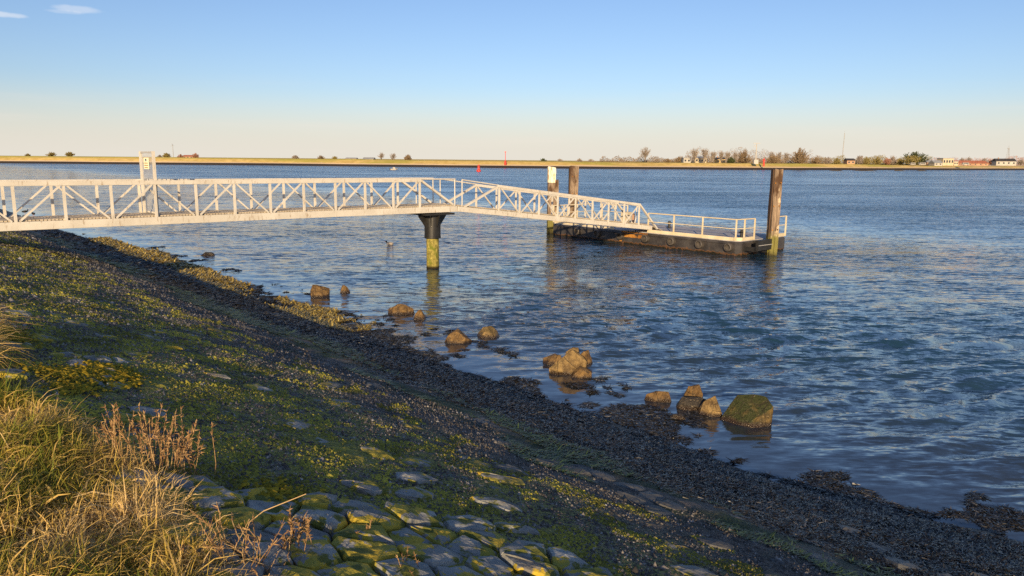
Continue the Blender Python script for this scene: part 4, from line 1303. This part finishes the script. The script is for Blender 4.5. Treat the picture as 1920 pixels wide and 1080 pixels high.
# ------------------------------------------------------------------ far buildings
def house(name, label, px0, px1, eave, ridge, base, Y, wall, roof, nwin=3, flat=False, depth=7.0, chim=False, cat='house'):
    pc = (px0 + px1) / 2
    zb = z_at(pc, base, Y) - .4; ze = z_at(pc, eave, Y); zr = z_at(pc, ridge, Y)
    p = at_y(pc, Y); w = (px1 - px0) / FPX * Y
    r = thing(name, label, cat, (p.x, p.y, zb), rad(random.uniform(-6, 6)))
    he, hr = ze - zb, max(zr - zb, ze - zb + .25)
    MB().box(-w / 2, w / 2, 0, depth, 0, he).build('wall', M[wall], r)
    if flat:
        MB().box(-w / 2 - .2, w / 2 + .2, -.2, depth + .2, he + .004, hr).build('roof', M[roof], r)
    else:
        e = .3
        vs = [(-w / 2 - e, -e, he + .004), (w / 2 + e, -e, he + .004), (w / 2 + e, depth + e, he + .004), (-w / 2 - e, depth + e, he + .004), (-w / 2 - e, depth / 2, hr), (w / 2 + e, depth / 2, hr)]
        ro = MB().add(vs, [(0, 1, 5, 4), (2, 3, 4, 5), (1, 2, 5), (3, 0, 4), (3, 2, 1, 0)]).build('roof', M[roof], r)
        if chim: MB().box(-w * .3 - .3, -w * .3 + .3, depth / 2 - .3, depth / 2 + .3, hr - .6, hr + .8).build('chimney', M['brick'], ro)
    for k in range(nwin):
        x = -w / 2 + w * (k + .5) / nwin; ww = min(.55, w / nwin * .3)
        f = MB().box(x - ww - .08, x + ww + .08, -.05, .02, he * .38, he * .80).build('window', M['wallwhite'], r)
        MB().box(x - ww, x + ww, -.075, -.052, he * .41, he * .77).build('pane', M['glass'], f)
    return r


house('farmhouse', 'long low farm with a reddish roof far behind the left dike', 343, 362, 293.5, 290.5, 296, 520, 'brick', 'roofred', 3)
house('greenhouse', 'low pale green-roofed building on the skyline right of the tan bush', 648, 668, 297.5, 295.5, 299.5, 700, 'cream', 'roofgrey', 2)
house('greenhouse', 'low pitched pale roof on the skyline left of the tall bare pair', 680, 700, 298.5, 295, 300.5, 650, 'cream', 'roofgrey', 2)
house('shed', 'white flat-roofed shed right of the thicket on the far dike', 1282, 1295, 297, 295.5, 305.5, 468, 'wallwhite', 'roofgrey', 2, True)
house('house', 'beige house behind the first bare poplars', 1304, 1325, 296.5, 292.5, 305.5, 475, 'cream', 'roofgrey', 4, chim=True)
house('house', 'ochre house left of the evergreen bush', 1345, 1360, 298.5, 295, 306, 475, 'ochre', 'roofdark', 3, chim=True)
house('house', 'dark house among bushes right of the radio mast', 1589, 1603, 301, 297, 308, 545, 'brick', 'roofdark', 2)
house('house', 'low orange brick house right of the great round tree', 1739, 1753, 304.5, 300, 309.5, 560, 'brick', 'roofgrey', 3)
house('shed', 'grey pitched shed between the orange brick house and the cream block', 1753, 1768, 305.5, 300.5, 310, 545, 'wallwhite', 'roofgrey', 2)
house('clubhouse', 'tall cream flat-roofed block, the brightest building on the right shore', 1768, 1789, 297.3, 296.3, 309.5, 560, 'cream', 'roofgrey', 4, True)
house('clubhouse_wing', 'low cream wing joined to the tall cream block', 1789.5, 1797, 303.5, 302.3, 309.5, 560, 'cream', 'roofgrey', 2, True)
house('hall', 'long low hall with a red tiled roof', 1797, 1853, 306.5, 301, 309.5, 585, 'brick', 'roofred', 6, depth=12)
house('house', 'white house with a dark roof below the lattice mast', 1870, 1905, 302.5, 297.3, 309.5, 590, 'wallwhite', 'roofdark', 4, chim=True)
# parked vans / caravans
for px, wd, lb in ((1713, 9, 'white van parked left of its twin below the great round tree'), (1731, 12, 'white caravan parked right of the van below the great round tree'), (1812, 12, 'white car parked on the lawn before the red-roofed hall')):
    Y = 525; zb = z_at(px, 309.6, Y); p = at_y(px, Y); w = wd / FPX * Y
    r = thing('parked_van', lb, 'van', (p.x, p.y, zb - .2))
    MB().box(-w / 2, w / 2, 0, 1.8, .45, 1.1).box(-w / 2 + .5, w / 2 - .15, .05, 1.75, 1.102, 1.95).build('body', M['wallwhite'], r, bevel=.06)
    MB().box(-w / 2 + .7, w / 2 - .5, .02, .045, 1.2, 1.75).build('side_window', M['glass'], r)
    for x in (-w / 2 + .8, w / 2 - .8): MB().tube((x, -.03, .36), (x, .2, .36), .36, n=12).build('wheel', M['rubber'], r)
# low dark rock heaps at the far water's edge
for k, (px, wd, lb) in enumerate(((1568, 24, 'dark low reef awash left of the longest far reef'), (1622, 42, 'longest dark low reef awash off the right shore'), (1686, 18, 'short dark reef awash below the great round tree'), (1727, 16, 'dark reef awash nearest the white caravan'))):
    boulder('reef', lb, px, 320.6, wd, 1.6, 'b4', 200 + k, ratio=.12, cat='reef')

# slipway / harbour stones at right shore
r = thing('jetty', 'dark stone jetty slanting into the water below the cream block', 'jetty', at_y(1778, 520, 0), rad(-12))
MB().add([(-14, -2, -.3), (14, -2, -.3), (16, 6, -.3), (-16, 6, -.3), (-11, 0, 1.2), (13, 0, .7), (13, 4, .7), (-11, 4, 1.6)], [(0, 1, 5, 4), (1, 2, 6, 5), (2, 3, 7, 6), (3, 0, 4, 7), (4, 5, 6, 7)]).build('stone_bed', M['b4'], r)


# ------------------------------------------------------------------ stuff scattered on the bank
def in_view(X, Y, m=.03):
    return (np.abs(X) < (.687 + m) * Y + .25) & (Y > 1.2)


def scatter(n, dlo, dhi, qlo, qhi, power=1.0, seed=1):
    """n points in d,q; density falls with distance from the camera by `power`"""
    rg_ = np.random.default_rng(seed)
    outd, outq = [], []
    got = 0
    while got < n:
        d = rg_.uniform(dlo, dhi, 400000); u = rg_.uniform(0, 1, 400000)
        # sample q with density ~ q^-power
        q0 = 5.5
        if power == 1: q = (qlo + q0) * ((qhi + q0) / (qlo + q0)) ** u - q0
        else:
            e = 1 - power; q = ((qlo + q0) ** e + u * ((qhi + q0) ** e - (qlo + q0) ** e)) ** (1 / e) - q0
        X = A2.x * d + N2.x * q; Y = A2.y * d + N2.y * q
        k = in_view(X, Y)
        outd.append(d[k]); outq.append(q[k]); got += k.sum()
    return np.concatenate(outd)[:n], np.concatenate(outq)[:n]


def on_stone(d, q, grow=1.0):
    if not len(ST): return np.zeros(len(d), bool)
    hit = np.zeros(len(d), bool)
    for s in range(0, len(d), 20000):
        dd_ = d[s:s + 20000, None] - ST[None, :, 0]; qq_ = q[s:s + 20000, None] - ST[None, :, 1]
        hit[s:s + 20000] = ((dd_ ** 2 + qq_ ** 2) < (ST[None, :, 2] * grow) ** 2).any(1)
    return hit


def zone_noise(d, q):
    return d + 1.3 * fbm(d * .55, q * .55, 3, 81)


OCT = np.array([(1, 0, 0), (0, 1, 0), (-1, 0, 0), (0, -1, 0), (0, 0, 1), (0, 0, -1)], float)
OCF = np.array([(0, 1, 4), (1, 2, 4), (2, 3, 4), (3, 0, 4), (1, 0, 5), (2, 1, 5), (3, 2, 5), (0, 3, 5)])


def pebbles(name, label, d, q, size, mat, rnd, seed, flat=.6, sink=.1, top_only=False, jitter=.35):
    n = len(d); rg_ = np.random.default_rng(seed)
    X = A2.x * d + N2.x * q; Y = A2.y * d + N2.y * q; Z = bank_z(d, q)
    base = OCT[:5] if top_only else OCT
    F0 = OCF[:4] if top_only else OCF
    m = len(base)
    V = base[None] * (1 + rg_.uniform(-jitter, jitter, (n, m, 3)))
    V = V + rg_.normal(0, .12, (n, m, 3))
    an = rg_.uniform(0, 6.283, n); ca, sa = np.cos(an), np.sin(an)
    sc = size[:, None, None] * np.stack([rg_.uniform(.7, 1.4, n), rg_.uniform(.7, 1.2, n), flat * rg_.uniform(.7, 1.3, n)], 1)[:, None, :]
    V = V * sc
    x = V[..., 0] * ca[:, None] - V[..., 1] * sa[:, None]; y = V[..., 0] * sa[:, None] + V[..., 1] * ca[:, None]
    V = np.stack([x + X[:, None], y + Y[:, None], V[..., 2] + Z[:, None] + (flat * size * (.5 - sink))[:, None] * (0 if top_only else 1)], -1)
    F = F0[None] + (np.arange(n) * m)[:, None, None]
    o = np_mesh(name, V.reshape(-1, 3), F.reshape(-1, 3), mat, smooth=top_only, attrs={'rnd': np.repeat(rnd, m)})
    return tag(o, label, kind='stuff')


def lod(d, q):
    X = A2.x * d + N2.x * q; Y = A2.y * d + N2.y * q
    return np.clip(np.hypot(X, Y) / 6.5, 1, 6)


# gravel
rg_ = np.random.default_rng(3)
d, q = scatter(130000, .9, 7.0, -1, 45, 1.35, 101)
os_ = on_stone(d, q, .95)
keep = (~os_ | ((rg_.uniform(0, 1, len(d)) < .35) & (d > 3.2))) & (zone_noise(d, q) < 5.6)
d, q = d[keep], q[keep]
rg_ = np.random.default_rng(3)
pebbles('gravel', 'loose dark gravel lying over the bank stones', d, q, .0088 * lod(d, q) ** .62 * rg_.lognormal(0, .35, len(d)), M['gravel'],
        np.clip(rg_.beta(1.1, 1.9, len(d)), 0, 1), 5, flat=1.0, top_only=True)
# moss
d, q = scatter(310000, .8, 5.6, -1, 45, 1.35, 102)
mm = fbm(d * 3.2, q * 2.6, 4, 90) + .10 * sstep(4.8, 1.5, d) - .06
keep = (~on_stone(d, q, .95) | (rg_.uniform(0, 1, len(d)) < np.where(d < 3.3, .10, .45))) & (mm > -.02) & (zone_noise(d, q) < 4.9)
d, q = d[keep], q[keep]
pebbles('moss', 'yellow-green moss tufts spread over the upper bank', d, q, .0095 * lod(d, q) ** .62 * rg_.lognormal(0, .3, len(d)), M['moss'],
        np.clip(.50 + .9 * fbm(d * 1.5, q * 1.5, 2, 33) + rg_.normal(0, .13, len(d)), 0, 1), 6, flat=.82, top_only=True)
# yellow lichen crust by the grass
cl = [(1.35, 7.75, .30, .28, 500), (1.75, 7.9, .22, .42, 900), (1.15, 9.6, .25, .5, 500), (1.3, 7.2, .2, .25, 300), (1.9, 4.45, .22, .25, 160)]
dd_, qq_ = [], []
for a, b, c_, e_, n in cl:
    dd_.append(rg_.normal(a, c_ * .5, n)); qq_.append(rg_.normal(b, e_ * .5, n))
d, q = np.concatenate(dd_), np.concatenate(qq_)
o = pebbles('lichen', 'bright yellow lichen crust beside the grass tussocks', d, q, .018 * rg_.lognormal(0, .3, len(d)), M['lichen'], rg_.uniform(0, 1, len(d)), 8, flat=.55, top_only=True)
o.location.z = .02


def ribbons(name, label, P, yaw, pitch, L, Wd, mat, rnd, seg=2, bend=0.0, roll=None, kind='stuff', parent=None, twist=None):
    """flat tapering blades: n x (seg+1) pairs"""
    n = len(P)
    pos = P.copy(); rows = []
    dirh = np.stack([np.cos(yaw), np.sin(yaw)], 1); side = np.stack([-np.sin(yaw), np.cos(yaw), np.zeros(n)], 1)
    if roll is not None:
        side = side * np.cos(roll)[:, None]; side[:, 2] = np.sin(roll)
    pt = pitch.copy()
    for k in range(seg + 1):
        f = k / seg
        w = Wd * (1.0 - .85 * f ** 1.5)
        rows.append(pos - side * w[:, None]); rows.append(pos + side * w[:, None])
        step = L / seg
        pos = pos + np.stack([dirh[:, 0] * np.cos(pt) * step, dirh[:, 1] * np.cos(pt) * step, np.sin(pt) * step], 1)
        pt = pt - bend / seg * np.ones(n)
    V = np.stack(rows, 1)
    m = 2 * (seg + 1)
    F0 = np.array([(2 * k, 2 * k + 1, 2 * k + 3, 2 * k + 2) for k in range(seg)])
    F = F0[None] + (np.arange(n) * m)[:, None, None]
    o = np_mesh(name, V.reshape(-1, 3), F.reshape(-1, 4), mat, smooth=False, attrs={'rnd': np.repeat(rnd, m)}, parent=parent)
    if kind: tag(o, label, kind=kind)
    return o


# seaweed on the lower bank
d, q = scatter(280000, 5.9, 10.7, -3, 50, 1.45, 103)
zn = zone_noise(d, q)
thin = .55 * vnoise(d * 1.7, q * 1.3, 55) + .45 * vnoise(d * 5.5, q * 4.5, 56)
de = d - .65 * sstep(5.5, 1.5, q)
keep = (zn > 6.0) & (de < 10.1) & ~(thin < sstep(8.5, 9.9, de) * .80)
keep &= rg_.uniform(0, 1, len(d)) < sstep(5.9, 6.9, zn)
d, q = d[keep], q[keep]
X = A2.x * d + N2.x * q; Y = A2.y * d + N2.y * q
Z = np.maximum(bank_z(d, q), .004) + rg_.uniform(.0, .03, len(d))
lo = lod(d, q)
yaw = TH + rg_.normal(0, 1.1, len(d))
ribbons('seaweed', 'dark brown bladder wrack covering the lower bank', np.stack([X, Y, Z], 1), yaw, -.27 + rg_.normal(0, .26, len(d)),
        .046 * lo ** .75 * rg_.lognormal(0, .3, len(d)), .0050 * lo ** .85 * rg_.lognormal(0, .25, len(d)), M['weed'],
        np.clip(rg_.beta(1.5, 2.2, len(d)) * .8 + .5 * fbm(d * 1.2, q * 1.2, 2, 91), 0, 1), 1, .5, rg_.normal(0, .5, len(d)))
# floating seaweed along the edge
d, q = scatter(130000, 9.0, 11.7, -3, 40, 1.3, 104)
dens = vnoise(d * 1.6, q * 1.1, 57) * .6 + vnoise(d * 5, q * 4, 58) * .4
de = d - .65 * sstep(5.5, 1.5, q)
keep = dens > .45 + .30 * sstep(9.5, 11.0, de)
d, q = d[keep], q[keep]
X = A2.x * d + N2.x * q; Y = A2.y * d + N2.y * q; lo = lod(d, q)
ribbons('floating_seaweed', 'seaweed floating in ragged patches along the water edge', np.stack([X, Y, rg_.uniform(.0, .018, len(d))], 1), rg_.uniform(0, 6.28, len(d)),
        rg_.normal(.0, .09, len(d)), .06 * lo ** .6 * rg_.lognormal(0, .3, len(d)), .008 * lo ** .7, M['weed'], rg_.beta(1.5, 2.5, len(d)), 1, .4, rg_.normal(0, .4, len(d)))
# weed at the far point, sunlight put into its golden colour
d, q = scatter(60000, 8.8, 11.2, 17, 46, 1.2, 105)
dens = vnoise(d * 1.1, q * .5, 67) * .6 + vnoise(d * 4, q * 3, 68) * .4
keep = dens > .44 + .3 * sstep(10.0, 11.2, d)
d, q = d[keep], q[keep]
X = A2.x * d + N2.x * q; Y = A2.y * d + N2.y * q; lo = lod(d, q)
ribbons('sun_tinted_seaweed', 'seaweed at the far water edge, coloured golden brown as if sunlit', np.stack([X, Y, np.maximum(bank_z(d, q), 0) + rg_.uniform(0, .05, len(d))], 1), rg_.uniform(0, 6.28, len(d)),
        rg_.normal(.08, .3, len(d)), .045 * lo ** .8 * rg_.lognormal(0, .3, len(d)), .007 * lo, M['weedsun'], rg_.uniform(0, 1, len(d)), 2, .6)
# green algae strands
d, q = scatter(70000, 4.9, 7.2, -2, 40, 1.35, 106)
zn = zone_noise(d, q) - .02 * q
keep = (zn > 5.25) & (zn < 6.35) & (vnoise(d * 1.8, q * .7, 71) + .3 * vnoise(d * 9, q * 3, 72) > .64)
d, q = d[keep], q[keep]
X = A2.x * d + N2.x * q; Y = A2.y * d + N2.y * q; lo = lod(d, q)
ribbons('algae', 'green slimy algae hanging down the middle bank', np.stack([X, Y, bank_z(d, q) + rg_.uniform(.005, .025, len(d))], 1), TH + rg_.normal(0, .5, len(d)),
        -.29 + rg_.normal(0, .2, len(d)), .08 * lo ** .7 * rg_.lognormal(0, .3, len(d)), .006 * lo ** .85, M['algae'], rg_.uniform(0, 1, len(d)), 2, .2)

# ------------------------------------------------------------------ grass
def grass_edge(q):
    return np.interp(q, [-5, 2.0, 3.0, 4.2, 5.2, 6.2, 7.0, 7.4, 8.2, 9.2, 10], [1.0, 1.05, 1.12, 1.2, 1.2, .92, .72, .55, .75, .85, .6])


def grass_patch(n, seed, dlo, dhi, qlo, qhi, Lm, wid, bias, bend, pm, yawc, yaws, rel_edge=True):
    rg_ = np.random.default_rng(seed)
    q = rg_.uniform(qlo, qhi, n); d = rg_.uniform(dlo, dhi, n)
    # gather into tussocks
    cd_, cq = np.round(d / .23 + rg_.normal(0, .1, n)) * .23, np.round(q / .26 + rg_.normal(0, .1, n)) * .26
    k = rg_.uniform(0, 1, n) < .6
    d = np.where(k, cd_ + rg_.normal(0, .07, n) + .10 * np.sin(cq * 9), d); q = np.where(k, cq + rg_.normal(0, .06, n) + .1 * np.cos(cd_ * 11), q)
    X = A2.x * d + N2.x * q; Y = A2.y * d + N2.y * q
    keep = in_view(X, Y, .2) & (d < grass_edge(q) + rg_.normal(0, .06, n))
    d, q, X, Y = d[keep], q[keep], X[keep], Y[keep]; m = len(d)
    patch = fbm(d * 1.5, q * 1.5, 3, 140); patch2 = fbm(d * 3.1, q * 3.1, 2, 141)
    L_ = Lm * rg_.lognormal(0, .3, m) * (1 + 1.2 * patch2)
    rnd = np.clip(bias + 1.5 * patch + rg_.normal(0, .16, m), 0, 1)
    return np.stack([X, Y, bank_z(d, q) - .01], 1), yawc + rg_.normal(0, yaws, m) + 5.0 * patch2 + 4.0 * patch, np.clip(pm + np.where(rg_.uniform(0, 1, m) < .3, -.6, 0) + rg_.normal(0, .28, m), .10, 1.5), L_, wid * rg_.lognormal(0, .45, m), rnd, bend, rg_.normal(0, .6, m)


yc = rad(20)
for nm, lb, args in (('grass', 'thick tangle of dry yellow grass on the bank crest', (90000, 201, -1.8, 1.35, 1.6, 8.0, .135, .0027, .75, 1.7, .85, yc, 2.0)),
                     ('short_grass', 'short green grass growing under the dry grass', (60000, 202, -1.8, 1.2, 1.4, 8.2, .12, .0027, .45, .7, 1.15, yc, 2.2)),
                     ('grass_tussock', 'round tussock of straw-coloured grass at the left edge', (9000, 203, .1, 1.0, 7.6, 9.6, .36, .0028, .78, 1.9, 1.2, yc, 1.3))):
    P, yaw, pt, L_, wd, rnd, bend, roll = grass_patch(args[0], args[1], *args[2:])
    ribbons(nm, lb, P, yaw, pt, L_, wd, M['grass'], rnd, 3, bend, roll)

# ------------------------------------------------------------------ dry plants at the grass edge, each a thing
def bank_hit(px, py):
    v = ray(px, py); tt = 2.0
    while tt < 60:
        p = Vector((0, 0, CAMH)) + v * tt
        d_, q_ = to_dq(p)
        if p.z <= float(bank_z(d_, q_)): return p
        tt += .02
    return p


def dry_plant(label, px, py, hpx, nst, spread, seeds, lean=0.0, name='dry_plant', seed=1, curl=.3, dens=26):
    g = bank_hit(px, py); dist_ = (g - Vector((0, 0, CAMH))).length
    r = thing(name, label, 'plant', g)
    rg_ = np.random.default_rng(seed)
    H = hpx / FPX * dist_
    for k in range(nst):
        an = rg_.uniform(0, 6.28); tilt = rg_.uniform(.02, spread); h = H * rg_.uniform(.65, 1.05)
        p = Vector((rg_.normal(0, .02 + .25 * spread * H), rg_.normal(0, .02 + .25 * spread * H), -.02)); dirn = Vector((math.sin(tilt) * math.cos(an) + lean, math.sin(tilt) * math.sin(an), math.cos(tilt))).normalized()
        m = MB(); pts_ = [p]
        for s in range(5):
            dirn = (dirn + Vector(rg_.normal(0, curl * .3, 3))).normalized(); p = p + dirn * h / 5; pts_.append(p)
        for s in range(5): m.tube(pts_[s], pts_[s + 1], .0032 * (1 - s * .13), .0032 * (1 - (s + 1) * .13), 4, False)
        o = m.build('stem', M['drystalk'], r)
        at = o.data.attributes.new('rnd', 'FLOAT', 'POINT'); at.data.foreach_set('value', np.full(len(o.data.vertices), rg_.uniform(.2, 1), np.float32))
        if seeds:
            P_, D_ = [], []
            for s in range(dens):
                f = rg_.uniform(.45, 1.0) * 5; i = min(int(f), 4); b = pts_[i].lerp(pts_[i + 1], f - i)
                dv_ = np.array(dirn) + rg_.normal(0, .9, 3); dv_ /= np.linalg.norm(dv_)
                P_.append(b); D_.append(dv_)
            n = len(P_)
            V, F, A_ = needles(np.array(P_), np.array(D_), rg_.uniform(.010, .030, n) * seeds, np.full(n, .0035 * seeds), rg_.uniform(0, .8, n), seed + k)
            np_mesh('seed_head', V, F, M['drystalk'], attrs={'rnd': A_}, parent=r)['kind'] = 'stuff'
    return r


dry_plant('dead weed with brown seed heads, leftmost of the tall row on the grass edge', 218, 872, 108, 11, .34, 1.3, seed=11)
dry_plant('dead weed with tall forked seed heads midway along the grass edge', 262, 880, 112, 13, .30, 1.4, seed=12)
dry_plant('dense dead weed with the tallest brown seed heads by the rusty weed', 308, 890, 112, 16, .32, 1.4, seed=13)
dry_plant('rusty brown dead weed standing out beyond the grass', 350, 890, 85, 12, .42, 1.6, seed=14, lean=.1)
dry_plant('twiggy pinkish dead plant between grass and bare stones at the bottom', 440, 1072, 125, 26, .6, 1.2, seed=15, curl=.9, dens=14)
dry_plant('feathery pinkish seed spikes in front of the lichen stones', 565, 1045, 95, 7, .28, 1.5, seed=16, lean=.12, dens=40)
dry_plant('small sparse dead stalks among the yellow lichen stones', 690, 1012, 48, 4, .5, .9, seed=17)
dry_plant('dead stalks rising at the bottom edge below the lichen stones', 775, 1085, 60, 5, .5, .8, seed=18)
dry_plant('grey tangled dead plant at the bottom left of the stones', 520, 1085, 60, 16, .9, .6, seed=19, curl=1.0, dens=12)
# one long bent straw
g = bank_hit(453, 1048); r_ = MB(); rs = thing('straw', 'single long bent straw leaning over the bare stones', 'straw', g)
sc = (g - Vector((0, 0, CAMH))).length / FPX
pp_ = [Vector((0, 0, 0)), Vector((4, 0, 30)), Vector((15, 4, 64)), Vector((38, 8, 82)), Vector((108, 14, 110))]
for a, b in zip(pp_[:-1], pp_[1:]): r_.tube(a * sc, b * sc, .0028, .0022, 6)
o = r_.build('stem', M['drystalk'], rs)
at = o.data.attributes.new('rnd', 'FLOAT', 'POINT'); at.data.foreach_set('value', np.full(len(o.data.vertices), .95, np.float32))
# a few leafless stalks sticking out of the grass
